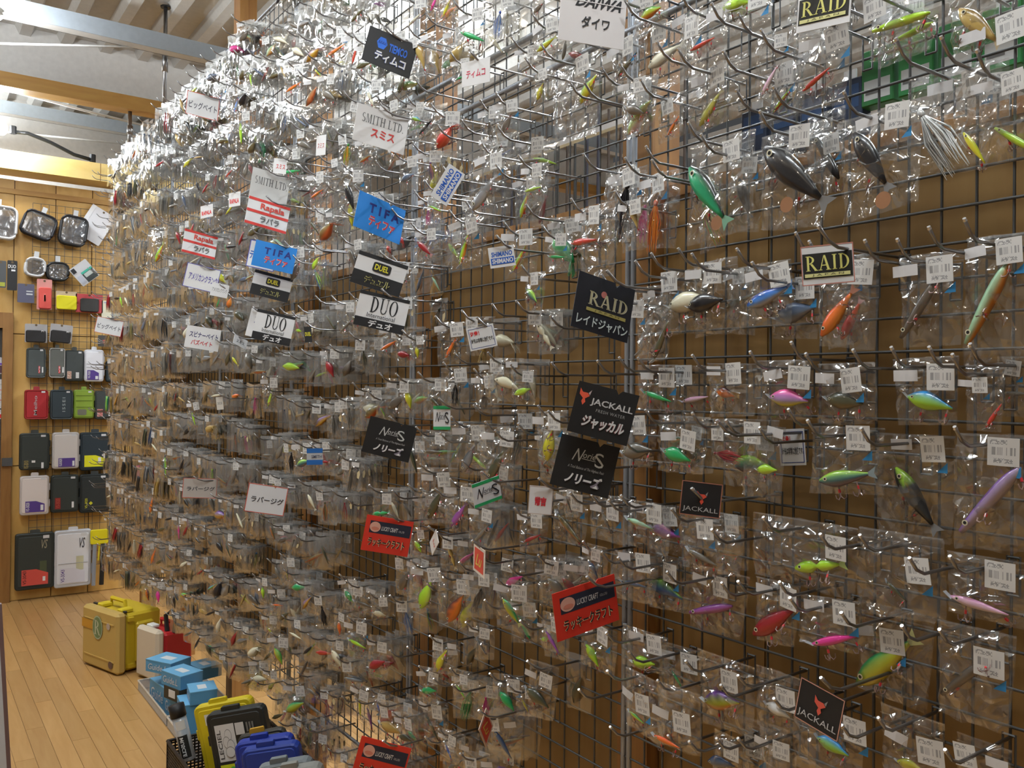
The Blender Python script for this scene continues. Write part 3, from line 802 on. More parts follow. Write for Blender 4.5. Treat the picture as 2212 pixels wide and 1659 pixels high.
NB = [
    # big bags at the top right
    (1485, 298, 1632, 512, 'swim', 'greenblack', 1537, 425, 150, 55, 1588, 326, None, (1566, 484)),
    (1640, 275, 1800, 492, 'swim', 'black', 1726, 385, 190, 42, 1735, 297, None, (1716, 446)),
    (1800, 240, 1990, 462, 'swim', 'black', 1888, 352, 150, 58, 1947, 252, None, (1924, 436)),
    (1960, 150, 2135, 372, 'hair', 'white', 2030, 300, 150, 55, 2112, 176),
    (2120, 160, 2240, 350, 'pencil', 'lime', 2190, 300, 90, 30, 2160, 182),
    (1395, 372, 1470, 535, 'jig', 'orange', 1415, 485, 110, 95, 1427, 396),
    (1290, 362, 1392, 520, 'jig', 'black', 1352, 455, 130, 100, 1369, 382),
    (1330, 365, 1400, 512, 'spin', 'pink', 1392, 480, 80, 95),
    (1475, 140, 1622, 272, 'swim', 'yellowbar', 1536, 232, 95, -55, 1556, 162),
    (1340, 182, 1422, 292, 'crank', 'limeorange', 1379, 262, 72, -52, 1394, 212),
    (1424, 205, 1484, 300, 'minnow', 'orange', 1455, 272, 50, -60, 1446, 232),
    (1612, 70, 1712, 212, 'minnow', 'palepink', 1662, 175, 75, -62, 1690, 90),
    (1712, 60, 1842, 232, 'minnow', 'red', 1765, 172, 80, -42, 1812, 82),
    (1640, 150, 1740, 262, 'minnow', 'limeorange', 1694, 215, 70, -55, 1700, 160),
    (1880, 0, 2032, 118, 'pencil', 'lime', 1950, 48, 130, -20, 1895, 20),
    (1890, 10, 2020, 128, 'pencil', 'lime', 1972, 72, 100, -25),
    (2040, -40, 2200, 110, 'swim', 'gold', 2120, 60, 120, 40, 2190, 60),
    (1560, -40, 1680, 62, 'crank', 'lime', 1592, 12, 60, -15, 1640, -5),
    (1370, -20, 1440, 70, 'crank', 'limeorange', 1407, 28, 48, -25, 1400, 0),
    (1400, 40, 1520, 182, 'swim', 'cream', 1445, 118, 100, -35, 1430, 70),
    (1320, 80, 1400, 200, 'minnow', 'olive', 1357, 140, 70, -50, 1362, 100),
    (1195, 130, 1300, 300, 'crank', 'yellowgreen', 1270, 195, 70, -60, 1262, 140),
    (1470, 20, 1580, 150, 'minnow', 'red', 1520, 95, 60, -30, 1500, 60),
    (1740, 240, 1830, 420, 'pencil', 'black', 1790, 340, 110, 60, 1805, 312),
    (1700, -30, 1850, 120, 'minnow', 'silver', 1770, 90, 70, -20, 1800, 110),
    (2060, 140, 2180, 300, 'minnow', 'yellow', 2105, 320, 80, 55, 2190, 178),
    (1250, 440, 1345, 600, 'minnow', 'red', 1262, 522, 60, -8, 1290, 465),
    (1345, 430, 1400, 540, 'vib', 'gold', 1370, 470, 50, 70),
    (1580, 330, 1650, 500, 'swim', 'black', 1610, 430, 90, 75),
    (1510, 380, 1560, 540, 'jig', 'limeorange', 1535, 480, 90, 70),
    # row with the yellow lettered card
    (1400, 588, 1505, 722, 'crank', 'cream', 1461, 656, 82, -14, 1425, 612),
    (1494, 562, 1594, 722, 'crank', 'black', 1524, 655, 78, -10, 1545, 591),
    (1575, 578, 1640, 722, 'minnow', 'olive', 1602, 650, 80, -24, 1601, 598),
    (1618, 565, 1735, 702, 'swim', 'blue', 1690, 636, 108, -24, 1713, 592),
    (1660, 600, 1780, 732, 'crank', 'bluegrey', 1722, 676, 96, -16, 1748, 622),
    (1770, 552, 1896, 752, 'swim', 'orange', 1815, 672, 130, -57, 1862, 588),
    (1780, 560, 1880, 745, 'swim', 'red', 1838, 690, 100, -60),
    (1938, 548, 2082, 748, 'pencil', 'brown', 1985, 668, 146, -58, 2034, 583),
    (2082, 508, 2225, 782, 'pencil', 'mint', 2140, 655, 200, -63, 2190, 542),
    (1376, 618, 1442, 764, 'minnow', 'silver', 1400, 712, 100, -72, 1370, 645),
    (1380, 640, 1450, 780, 'minnow', 'olive', 1430, 735, 90, -70, 1382, 668),
    # third row
    (1378, 788, 1462, 892, 'minnow', 'green', 1421, 857, 58, 20, 1442, 815),
    (1450, 790, 1530, 905, 'minnow', 'palepink', 1503, 862, 56, -12, 1482, 810),
    (1520, 785, 1640, 900, 'crank', 'orangeblack', 1570, 850, 44, 14, 1592, 806),
    (1634, 778, 1752, 906, 'crank', 'pinkyellow', 1706, 862, 80, 6, 1729, 815),
    (1758, 784, 1894, 918, 'crank', 'olive', 1828, 868, 84, 8, 1847, 822),
    (1925, 772, 2070, 918, 'crank', 'limeblue', 2006, 870, 98, 18, 2033, 816),
    (2084, 788, 2172, 932, 'minnow', 'red', 2150, 898, 62, -58, 2122, 832),
    (2150, 770, 2240, 900, 'minnow', 'clear', 2200, 850, 60, 0, 2195, 795),
    # fourth row
    (1340, 905, 1420, 1010, 'crank', 'clear', 1378, 975, 62, -4, 1385, 918),
    (1420, 898, 1535, 1022, 'crank', 'green', 1465, 985, 60, 20, 1491, 950),
    (1490, 910, 1545, 1024, 'jig', 'black', 1508, 990, 60, -60, 1510, 935),
    (1535, 905, 1600, 1010, 'jig', 'darkred', 1572, 985, 62, 14, 1555, 935),
    (1562, 905, 1682, 1052, 'crank', 'teal', 1625, 1005, 80, 6, 1655, 950),
    (1600, 920, 1700, 1080, 'crank', 'lime', 1660, 1015, 45, 0, 1630, 935),
    (1752, 922, 1908, 1068, 'swim', 'teal', 1832, 1030, 118, -8, 1856, 946),
    (1880, 938, 2068, 1168, 'swim', 'blacklime', 1985, 1082, 172, 56, 2025, 970),
    (2060, 938, 2230, 1190, 'pencil', 'violet', 2142, 1078, 190, -47, 2174, 976),
    # fifth row
    (1195, 1065, 1270, 1178, 'minnow', 'trout', 1230, 1142, 80, 55, 1248, 1086),
    (1275, 1070, 1350, 1170, 'minnow', 'clear', 1310, 1130, 50, 70, 1325, 1105),
    (1345, 1085, 1450, 1190, 'minnow', 'mint', 1385, 1132, 60, 20, 1420, 1108),
    (1400, 1090, 1480, 1195, 'crank', 'purple', 1440, 1150, 60, 18),
    (1465, 1104, 1605, 1236, 'minnow', 'clear', 1520, 1205, 70, 30, 1528, 1142),
    (1540, 1110, 1620, 1230, 'minnow', 'trout', 1575, 1195, 50, 10, 1585, 1130),
    (1618, 1122, 1852, 1268, 'joint', 'lime', 1777, 1222, 112, -5, 1812, 1182),
    (1850, 1150, 2036, 1335, 'minnow', 'olive', 1938, 1278, 62, 45, 1985, 1232),
    (2040, 1203, 2230, 1342, 'minnow', 'palepink', 2118, 1308, 130, 18, 2164, 1242),
    # sixth row
    (1320, 1195, 1420, 1300, 'minnow', 'bluegrey', 1370, 1262, 50, 15, 1390, 1215),
    (1395, 1200, 1490, 1318, 'vib', 'bluelime', 1440, 1276, 82, 26, 1453, 1237),
    (1488, 1230, 1620, 1372, 'pencil', 'purple', 1540, 1316, 92, -10, 1562, 1266),
    (1630, 1255, 1730, 1392, 'swim', 'darkred', 1682, 1338, 120, -32, 1710, 1290),
    (1718, 1290, 1856, 1400, 'minnow', 'pink', 1800, 1382, 96, -6, 1823, 1326),
    (1842, 1312, 2022, 1516, 'swim', 'yellowgreen', 1922, 1425, 170, -38, 1936, 1384),
    (2020, 1355, 2196, 1566, 'pencil', 'brown', 2085, 1462, 120, -38, 2141, 1430),
    # seventh row
    (1255, 1350, 1335, 1450, 'crank', 'lime', 1281, 1416, 54, 60, 1307, 1371),
    (1342, 1362, 1442, 1470, 'crank', 'lime', 1391, 1432, 48, 8, 1417, 1392),
    (1420, 1395, 1520, 1510, 'minnow', 'green', 1463, 1468, 42, 62, 1488, 1432),
    (1500, 1420, 1632, 1575, 'crank', 'purplelime', 1562, 1515, 78, 4, 1582, 1470),
    (1630, 1450, 1730, 1580, 'crank', 'white', 1682, 1535, 60, 30, 1702, 1510),
    (1340, 1460, 1450, 1590, 'minnow', 'limeorange', 1375, 1550, 45, 35, 1395, 1520),
    (1420, 1485, 1510, 1620, 'minnow', 'orange', 1440, 1600, 60, 30, 1475, 1560),
    (1715, 1530, 1860, 1680, 'crank', 'limeblue', 1802, 1612, 78, 30, 1852, 1575),
    (1900, 1540, 2040, 1720, 'crank', 'yellow', 1970, 1655, 60, 20, 2014, 1622),
    (2060, 1600, 2190, 1760, 'crank', 'olive', 2110, 1720, 60, 20, 2090, 1630),
    (1540, 1590, 1620, 1720, 'vib', 'bluegrey', 1560, 1650, 60, 10, 1585, 1620),
    (1600, 1560, 1700, 1700, 'vib', 'silver', 1620, 1680, 60, 10, 1632, 1610),
    (1640, 1580, 1720, 1700, 'vib', 'silver', 1660, 1680, 60, 10, 1690, 1620),
]
for e in NB:
    near_bag(*e)
# eye-catching lures further along the grid
MID = [
    (925, 1283, 'crank', 'lime', 60, -68), (988, 1312, 'crank', 'orangeblack', 66, -58), (1016, 1325, 'crank', 'yellow', 60, -66), (1112, 1322, 'swim', 'yellowgreen', 62, 50),
    (1136, 1352, 'pencil', 'green', 50, 58), (1192, 960, 'crank', 'yellow', 66, -72), (968, 300, 'frog', 'red', 48, -58), (1008, 540, 'minnow', 'limeorange', 64, -72),
    (1128, 560, 'minnow', 'limeorange', 56, -58), (1157, 640, 'crank', 'teal', 40, 40), (1212, 556, 'minnow', 'green', 40, 5), (875, 766, 'frog', 'darkred', 28, 10),
    (905, 762, 'crank', 'yellow', 22, 80), (978, 752, 'minnow', 'orange', 46, -60), (1132, 846, 'crank', 'lime', 34, -20), (775, 1389, 'minnow', 'lime', 42, 18),
    (738, 1356, 'crank', 'orange', 24, 80), (757, 1288, 'crank', 'green', 28, 50), (822, 1325, 'crank', 'cream', 26, 10), (606, 1416, 'crank', 'limeorange', 34, 60),
    (588, 1362, 'minnow', 'yellow', 22, 40), (573, 1280, 'crank', 'lime', 22, 80), (604, 1306, 'minnow', 'orange', 24, 0), (640, 1525, 'crank', 'yellowgreen', 44, -28),
    (564, 1465, 'crank', 'cream', 32, 0), (590, 1480, 'crank', 'yellowbar', 22, -40), (786, 1528, 'minnow', 'yellow', 34, 80), (822, 1528, 'minnow', 'blue', 22, 70),
    (932, 1490, 'crank', 'green', 34, -10), (1098, 1512, 'crank', 'green', 44, 50), (1138, 1522, 'minnow', 'yellow', 26, 60), (975, 1622, 'minnow', 'blue', 30, 60),
    (1000, 1492, 'minnow', 'limeorange', 30, 45), (588, 860, 'minnow', 'lime', 36, -70), (513, 856, 'frog', 'orange', 20, -20), (422, 905, 'minnow', 'lime', 26, 70),
    (362, 1010, 'minnow', 'teal', 40, 85), (348, 545, 'swim', 'limeorange', 42, -62), (906, 1180, 'crank', 'lime', 26, 55), (945, 452, 'minnow', 'limeorange', 34, 25),
    (930, 470, 'jig', 'pink', 30, 90), (595, 392, 'minnow', 'lime', 26, -10), (498, 376, 'minnow', 'red', 24, -30), (635, 372, 'minnow', 'green', 40, 0), (858, 330, 'crank', 'orange', 30, 30),
    (1000, 170, 'minnow', 'green', 26, -15), (1236, 1090, 'minnow', 'brown', 30, 60), (1052, 860, 'jig', 'brown', 40, 90), (985, 850, 'jig', 'black', 46, 95), (830, 890, 'minnow', 'limeorange', 20, 60),
    (1015, 985, 'swim', 'silver', 70, -62), (1080, 1000, 'swim', 'olive', 76, -62), (1120, 960, 'jig', 'olive', 70, 105), (945, 1085, 'swim', 'olive', 70, -60), (1000, 1110, 'swim', 'purple', 60, -58),
    (860, 115, 'crank', 'lime', 30, 60), (690, 160, 'crank', 'limeorange', 20, 50), (730, 112, 'minnow', 'orange', 44, -30), (770, 122, 'minnow', 'red', 36, -75), (745, 140, 'crank', 'yellow', 22, 10),
    (480, 225, 'minnow', 'blue', 40, -70), (515, 230, 'minnow', 'blue', 34, -72), (525, 290, 'minnow', 'lime', 40, 85), (545, 175, 'minnow', 'lime', 24, 80), (640, 190, 'minnow', 'orange', 38, -25),
    (825, 12, 'jig', 'purple', 24, 10), (945, 8, 'minnow', 'pink', 36, -60), (970, 20, 'minnow', 'yellow', 40, -60), (900, 45, 'minnow', 'cream', 36, -40), (1170, 20, 'crank', 'brown', 30, -20),
    (1145, 150, 'minnow', 'brown', 34, -20), (1175, 200, 'crank', 'yellow', 34, -60), (905, 260, 'crank', 'limeblue', 22, 20), (1100, 270, 'crank', 'brown', 40, -60), (1065, 285, 'jig', 'brown', 40, 80),
    (1160, 410, 'minnow', 'lime', 44, -4), (1060, 415, 'swim', 'silver', 90, -50), (820, 480, 'minnow', 'orange', 30, -20), (690, 420, 'minnow', 'orange', 36, -20), (762, 430, 'swim', 'black', 60, 70), (765, 470, 'swim', 'yellow', 50, 80),
    (345, 1288, 'crank', 'pink', 22, 80), (322, 1284, 'crank', 'orangeblack', 22, 80), (380, 1300, 'vib', 'black', 24, 80), (870, 520, 'frog', 'red', 20, 50), (845, 540, 'frog', 'red', 18, 60),
    (625, 1240, 'minnow', 'purplelime', 26, 85), (335, 1200, 'minnow', 'orange', 34, -70), (390, 1150, 'minnow', 'pink', 26, 85), (330, 1090, 'swim', 'orange', 30, -80),
    (1290, 1230, 'vib', 'bluegrey', 40, 45), (1200, 1385, 'minnow', 'purple', 50, 45), (1186, 1380, 'crank', 'lime', 24, -10),
    (1045, 1395, 'minnow', 'silver', 34, 50), (660, 1000, 'crank', 'teal', 34, -20), (500, 655, 'frog', 'orange', 20, -70), (475, 655, 'minnow', 'green', 20, -60),
    (645, 585, 'crank', 'brown', 44, -60), (685, 570, 'crank', 'lime', 26, -60), (650, 715, 'crank', 'lime', 16, 10), (805, 1550, 'minnow', 'purple', 40, 70), (940, 1570, 'minnow', 'olive', 50, 50),
]
for (mx_, my_, k, p, ln, an) in MID:
    s = 1.0 if mx_ > 900 else 0.9
    bw, bh = ln * 1.15 + 14, ln * 1.25 + 34
    yaw = math.radians(random.uniform(16, 40)) if mx_ < 1150 else math.radians(random.uniform(0, 16))
    best = None
    for yy in (-0.118, -0.105, -0.13, -0.092, -0.08, -0.068, -0.056, -0.044):
        P0 = at(mx_, my_ - bh * 0.62, 1, yy); sc = proj(P0)[2] / FPX
        rc_ = rec_of(P0, bw * sc * 1.08, bh * sc, yaw, ln * sc * 1.12); v = sum(clash(rc_, r) for r in REC)
        if best is None or v < best[0] - 1e-9: best = (v, P0, sc, rc_)
        if v == 0: break
    v, P0, sc, rc_ = best; REC.append(rc_)
    BAGS.append(dict(rec=rc_, p=P0, w=bw * sc * 1.08, h=bh * sc, yaw=yaw, roll=random.gauss(0, 0.03), kind=k, pal=p, L=ln * sc * 1.12, an=-math.radians(an), lo=(0, -bh * 0.62 * sc),
                     lab=(bw * sc * 0.25, -bh * sc * 0.2), disc=None, pri=8, far=False))

# where another bag's peg would run through a bag, the bag is drawn in or the peg is set beside it
def carrier(b, p): return abs(p[0] - b['p'][0]) < 0.36 * b['w'] and b['p'][2] - 0.026 < p[1] < b['p'][2] - 0.001


for b in BAGS: hang(b, (b['kind'], b['pal']))
for b in BAGS:
    r = b['rec']
    for i_, p in enumerate(PEGS):
        if carrier(b, p) or not pierces(p[0], p[1], r): continue
        dzb = b['p'][2] - p[1]; dxb = p[0] - b['p'][0]
        if dzb > b['h'] * 0.72 and dzb - 0.006 > -b['lo'][1]: b['h'] = dzb - 0.006
        elif abs(dxb) > b['w'] * 0.30: b['w'] = 2 * (abs(dxb) - 0.004)
        r.update(rec_of(b['p'], b['w'], b['h'], b['yaw'], b['L']))

for b in BAGS:       # what is still run through is slid a little along its own peg's reach
    r = b['rec']
    bad = [p for p in PEGS if not carrier(b, p) and pierces(p[0], p[1], r)]
    if not bad: continue
    own = [p for p in PEGS if carrier(b, p)]
    P0 = b['p'].copy(); best = None
    for k in range(-6, 7):
        for q in range(-5, 6):
            b['p'] = P0 + np.array((k * 0.006, 0, q * 0.004))
            if own and not any(carrier(b, p) for p in own): continue
            rr = rec_of(b['p'], b['w'], b['h'], b['yaw'], b['L'])
            v = sum(1 for p in PEGS if not carrier(b, p) and pierces(p[0], p[1], rr)) + 0.02 * (abs(k) + abs(q)) + 3e3 * sum(clash(rr, o) for o in REC if o is not r)
            if best is None or v < best[0]: best = (v, b['p'].copy(), rr)
    if best: b['p'] = best[1]; r.update(best[2])
    else: b['p'] = P0

# the pegs and stacks that fill the rest of the grid
def fill(xa, xb, dx, z0, z1, dz, nlo, nhi, wr_, hr_, prob, yawm, bright):
    z = z0
    while z < z1:
        x = xa + random.uniform(0, dx)
        while x < xb:
            px, pz = x + random.gauss(0, 0.008), z + random.gauss(0, 0.006 if x > -2.2 else 0.013)
            x += dx * random.uniform(0.85, 1.2)
            pr = prob(px, pz) if callable(prob) else prob
            if random.random() > pr:
                if random.random() < (0.35 if pr else 0.75) and pz < 2.98: BARE.append((px, pz))
                continue
            n = random.randint(nlo, nhi)
            kind = random.choice(['crank', 'minnow', 'minnow', 'swim', 'jig', 'spin', 'vib', 'joint', 'pencil', 'crank', 'frog'])
            if px < -4.4: kind = random.choice(['worm', 'worm', 'swim', 'joint', 'spin', 'jig', 'minnow'])
            W, H = random.uniform(*wr_), random.uniform(*hr_)
            yaw0 = max(-0.1, min(0.75, random.gauss(yawm, 0.16))); base = random.choice(MUTED)
            best = None
            for ox, oz in OFFS:
                qx, qz = px + ox, pz + oz
                if qz > 3.0 or qx > xb + 0.06: continue
                if peg_near(qx, qz) or any(pierces(qx, qz, r) for r in REC): continue
                h_ = H
                if -5.3 < qx < -4.35: h_ = min(h_, qz + 0.01 - 0.375)          # clear of the cases on the floor
                if h_ < 0.075: continue
                hw = W / 2 * math.cos(yaw0)
                # no other peg may run through the stack: narrow or shorten it where one would
                for p in PEGS:
                    ddx, ddz = abs(p[0] - qx), qz + 0.01 - p[1]
                    if ddx < hw + 0.005 and -0.002 < ddz < h_ * 1.05 + 0.006:
                        if ddz > h_ * 0.55: h_ = (ddz - 0.008) / 1.05
                        else: hw = min(hw, ddx - 0.005)
                if hw < 0.026 or h_ < 0.07: continue
                # room along the peg between the bags that already hang there
                lo_, hi_ = -0.148, -0.022
                ok = True
                for r in REC:
                    sx = hw + r['hw'] - abs(qx - r['x']); sz = min(qz + 0.01, r['zt']) - max(qz + 0.01 - h_, r['zb'])
                    if sx <= 0.003 or sz <= 0.003: continue
                    if r.get('fill'):
                        nh = abs(qx - r['x']) - r['hw']
                        if sz < 0.02: h_ -= sz
                        elif nh > 0.026: hw = min(hw, nh)
                        else: ok = False; break
                    elif hi_ - r['yb'] >= r['ya'] - lo_: lo_ = max(lo_, r['yb'])
                    else: hi_ = min(hi_, r['ya'])
                if not ok or h_ < 0.07: continue
                sc_ = hw * h_ * min(0.1, hi_ - lo_) / (1 + 12 * math.hypot(ox, oz))
                if hi_ - lo_ < 0.036: continue
                if best is None or sc_ > best[0]: best = (sc_, qx, qz, hw, h_, lo_, hi_)
                if hw > W * 0.42 and h_ > H * 0.85 and hi_ - lo_ > 0.09: break
            if best is None:
                BARE.append((px, pz)); continue
            _, px, pz, hw, H, lo_, hi_ = best
            W = 2 * hw / math.cos(yaw0)
            m = W / 2 * abs(math.sin(yaw0)) + 0.004
            f_, b_ = max(lo_ + m + 0.014, -0.136), hi_ - m                       # frontmost and rearmost bag
            if f_ > b_: f_ = b_ = (lo_ + hi_) / 2 + 0.006
            n = max(1, min(n, 1 + int((b_ - f_) / 0.0145)))
            for q in range(n):
                y = b_ + (f_ - b_) * (q / (n - 1) if n > 1 else 0.5)
                pal = random.choice(BRIGHT) if random.random() < bright else (base if random.random() < .55 else random.choice(MUTED))
                w_, h_ = W * random.uniform(0.92, 1.0), H * random.uniform(0.94, 1.0)
                L = min(w_, h_) * random.uniform(0.62, 0.85)
                an = random.uniform(-1.3, 1.3) if kind not in ('jig', 'spin', 'worm') else -math.pi / 2 + random.gauss(0, 0.2)
                if kind == 'worm': L = h_ * 0.62
                BAGS.append(dict(p=np.array((px, y, pz + 0.010 + random.uniform(-0.003, 0.003))), w=w_, h=h_, yaw=yaw0 + (q / max(n - 1, 1) - 0.5) * 0.16 + random.gauss(0, 0.012),
                                 roll=max(-0.12, min(0.12, random.gauss(0, 0.06))), kind=kind, pal=pal, L=L, an=an,
                                 lo=(random.gauss(0, 0.004), -h_ * 0.62), lab=(w_ * random.choice((0.24, 0.22, -0.2)), -h_ * random.uniform(0.17, 0.24)), disc=None,
                                 pri=(4 if q == n - 1 else 0), far=True, slim=n > 1))
            REC.append(dict(x=px, hw=hw, zt=pz + 0.01, zb=pz + 0.01 - H, ya=f_ - m - 0.012, yb=b_ + m, fill=True))
            PEGS.append((px, pz, 0, (kind, base)))
        z += dz


BARE = []
OFFS = [(0, 0)] + [(a, b) for r_ in (0.015, 0.03, 0.045, 0.06) for a, b in ((r_, 0), (-r_, 0), (0, r_), (0, -r_), (r_, r_), (-r_, r_), (r_, -r_), (-r_, -r_))]


def p_mid(x, z):
    if z > 2.1: return 0.62
    if 1.75 < z <= 2.1: return 0.5
    if z < 0.7: return 0.9
    return 0.72


fill(-2.15, -1.33, 0.115, 0.50, 2.95, 0.145, 2, 4, (0.075, 0.10), (0.085, 0.125), p_mid, 0.33, 0.22)
fill(-1.27, -0.45, 0.12, 2.08, 2.4, 0.14, 1, 3, (0.08, 0.105), (0.10, 0.125), 0.7, 0.1, 0.25)
fill(-3.10, -2.19, 0.122, 0.42, 2.96, 0.148, 4, 6, (0.072, 0.095), (0.09, 0.122), lambda x, z: 0.88, 0.40, 0.16)
fill(-4.42, -3.13, 0.128, 0.42, 2.96, 0.155, 5, 7, (0.078, 0.10), (0.10, 0.135), 0.93, 0.34, 0.10)
fill(-6.02, -4.42, 0.135, 0.46, 2.94, 0.205, 5, 7, (0.085, 0.11), (0.15, 0.19), 0.95, 0.26, 0.06)
fill(-6.5, -6.05, 0.1, 0.5, 2.94, 0.16, 1, 1, (0.06, 0.08), (0.10, 0.14), 0.0, 0.2, 0.1)

# ------------------------------------------------------------------ hanging name cards
SIGNS = []


def sign_frame(TL, TR, BR, BL, off):
    """card in space: centre on the plane y=-off, turned about the vertical so that its corner is square"""
    best = None
    c_px = np.mean([TL, TR, BR, BL], axis=0)
    C0 = at(c_px[0], c_px[1], 1, -off)
    face = math.atan2(CAM[0] - C0[0], -(CAM[1] - C0[1]))       # yaw that faces the camera: normal=(sin,-cos)
    face = math.atan2(CAM[0] - C0[0], C0[1] - CAM[1])
    for k in range(-72, 73):
        ps = face + math.radians(k)
        nrm = np.array([math.sin(ps), -math.cos(ps), 0])

        def hit(p):
            d = _F + (p[0] - IW / 2) / FPX * _R - (p[1] - IH / 2) / FPX * _U
            t = ((C0 - CAM) @ nrm) / (d @ nrm)
            return CAM + t * d
        q = [hit(p) for p in (TL, TR, BR, BL)]
        u = (q[1] - q[0] + q[2] - q[3]) / 2; v = (q[0] - q[3] + q[1] - q[2]) / 2
        lu, lv = np.linalg.norm(u), np.linalg.norm(v)
        cost = abs(u @ v) / (lu * lv) + 0.0035 * abs(k)
        if best is None or cost < best[0]:
            best = (cost, np.mean(q, axis=0), u / lu, lu, lv, nrm)
    _, c, u, lu, lv, nrm = best
    up = np.cross(u, nrm); up = -up if up[2] < 0 and abs(up[2]) > 0.2 else up
    up = np.cross(nrm, u)
    M = Matrix.Identity(4)
    for i in range(3):
        M[i][0] = u[i]; M[i][1] = -nrm[i]; M[i][2] = up[i]; M[i][3] = c[i]
    return M, lu, lv

# ---- lettering: flat meshes from the built-in font, or from strokes for the serif logos
_tx = {}


def text_geo(s, shear=0.0, bold=0.0, spacing=1.0):
    k = (s, shear, bold, spacing)
    if k not in _tx:
        cu = bpy.data.curves.new('t', 'FONT'); cu.body = s; cu.size = 1.0; cu.shear = shear; cu.offset = bold
        cu.space_character = spacing; cu.resolution_u = 2; cu.fill_mode = 'FRONT'
        o = bpy.data.objects.new('t', cu)
        me = bpy.data.meshes.new_from_object(o)
        V = np.array([v.co[:2] for v in me.vertices]); Fc = [list(p.vertices) for p in me.polygons]
        bpy.data.objects.remove(o); bpy.data.curves.remove(cu); bpy.data.meshes.remove(me)
        if len(V):
            V = V - V.min(0); asp = V[:, 0].max() / max(V[:, 1].max(), 1e-6); V = V / np.maximum(V.max(0), 1e-6)
        else: asp = 1
        _tx[k] = (V, Fc, asp)
    return _tx[k]


def serif_letter(ch):
    P = []
    def R_(x0, y0, x1, y1): P.append([(x0, y0), (x1, y0), (x1, y1), (x0, y1)])
    def stem(x, th=0.09, y0=0, y1=1, sf=True):
        R_(x - th, y0, x + th, y1)
        if sf:
            R_(x - th - 0.09, y0, x + th + 0.09, y0 + 0.05); R_(x - th - 0.09, y1 - 0.05, x + th + 0.09, y1)
    def ring(cx, cy, rx, ry, ix, iy, a0, a1, n=14):
        for i in range(n):
            t0, t1 = a0 + (a1 - a0) * i / n, a0 + (a1 - a0) * (i + 1) / n
            P.append([(cx + rx * math.cos(t0), cy + ry * math.sin(t0)), (cx + rx * math.cos(t1), cy + ry * math.sin(t1)),
                      (cx + ix * math.cos(t1), cy + iy * math.sin(t1)), (cx + ix * math.cos(t0), cy + iy * math.sin(t0))])
    pi = math.pi
    if ch == 'I': stem(0.25); return P, 0.5
    if ch == 'D': stem(0.22); ring(0.25, 0.5, 0.62, 0.5, 0.44, 0.45, -pi / 2, pi / 2); return P, 0.95
    if ch == 'R':
        stem(0.22); ring(0.25, 0.73, 0.48, 0.27, 0.30, 0.22, -pi / 2, pi / 2)
        P.append([(0.38, 0.47), (0.58, 0.47), (0.95, 0.03), (0.74, 0.03)]); R_(0.72, 0, 1.02, 0.05); return P, 1.0
    if ch == 'A':
        P.append([(0.10, 0), (0.18, 0), (0.50, 0.98), (0.44, 1.0)]); P.append([(0.42, 1.0), (0.58, 1.0), (0.92, 0), (0.72, 0)])
        R_(0.22, 0.30, 0.75, 0.36); R_(0.0, 0, 0.30, 0.05); R_(0.62, 0, 1.02, 0.05); return P, 1.0
    if ch == 'U':
        R_(0.14, 0.28, 0.30, 1); R_(0.02, 0.96, 0.42, 1); R_(0.78, 0.28, 0.84, 1); R_(0.66, 0.96, 0.96, 1)
        ring(0.49, 0.30, 0.35, 0.30, 0.24, 0.24, pi, 2 * pi); return P, 0.98
    if ch == 'O': ring(0.5, 0.5, 0.46, 0.5, 0.27, 0.46, 0, 2 * pi, 24); return P, 1.0
    if ch == 'M':
        R_(0.1, 0, 0.15, 1); R_(0.85, 0, 1.03, 1); P.append([(0.1, 1), (0.28, 1), (0.6, 0), (0.5, 0)]); P.append([(0.82, 1), (0.9, 1), (0.58, 0), (0.5, 0)])
        R_(0, 0, 0.26, 0.05); R_(0.76, 0, 1.12, 0.05); return P, 1.15
    if ch == 'T': stem(0.45, 0.085, 0, 1, False); R_(0.28, 0, 0.62, 0.05); R_(0.0, 0.93, 0.9, 1); R_(0, 0.76, 0.05, 1); R_(0.85, 0.76, 0.9, 1); return P, 0.92
    if ch == 'H': stem(0.22); stem(0.82); R_(0.2, 0.48, 0.84, 0.54); return P, 1.05
    if ch == 'L': stem(0.22); R_(0.2, 0, 0.8, 0.06); R_(0.74, 0, 0.8, 0.25); return P, 0.85
    if ch == 'S':
        ring(0.36, 0.74, 0.30, 0.26, 0.16, 0.20, 0.25 * pi, 1.5 * pi); ring(0.36, 0.27, 0.32, 0.27, 0.16, 0.21, -0.8 * pi, 0.5 * pi); return P, 0.75
    if ch == '.': R_(0.05, 0, 0.18, 0.13); return P, 0.3
    return P, 0.4


def serif_geo(s):
    V = []; Fc = []; x = 0
    for ch in s:
        P, adv = serif_letter(ch)
        for poly in P:
            o = len(V); V += [(x + a, b) for a, b in poly]; Fc.append(list(range(o, o + len(poly))))
        x += adv + 0.06
    V = np.array(V); V = V - V.min(0)
    return V / V.max(0), Fc, 1


C_W, C_K, C_R = (0.84, 0.84, 0.85), (0.012, 0.012, 0.014), (0.68, 0.03, 0.03)
C_B, C_Y, C_G = (0.02, 0.12, 0.55), (0.85, 0.78, 0.05), (0.03, 0.42, 0.14)
FOX = [[(0.5, 0), (0.68, 0.22), (0.62, 0.42), (0.95, 0.62), (1.0, 1.0), (0.72, 0.78), (0.3, 0.78), (0.05, 1.0), (0.08, 0.62), (0.40, 0.42), (0.34, 0.22)]]


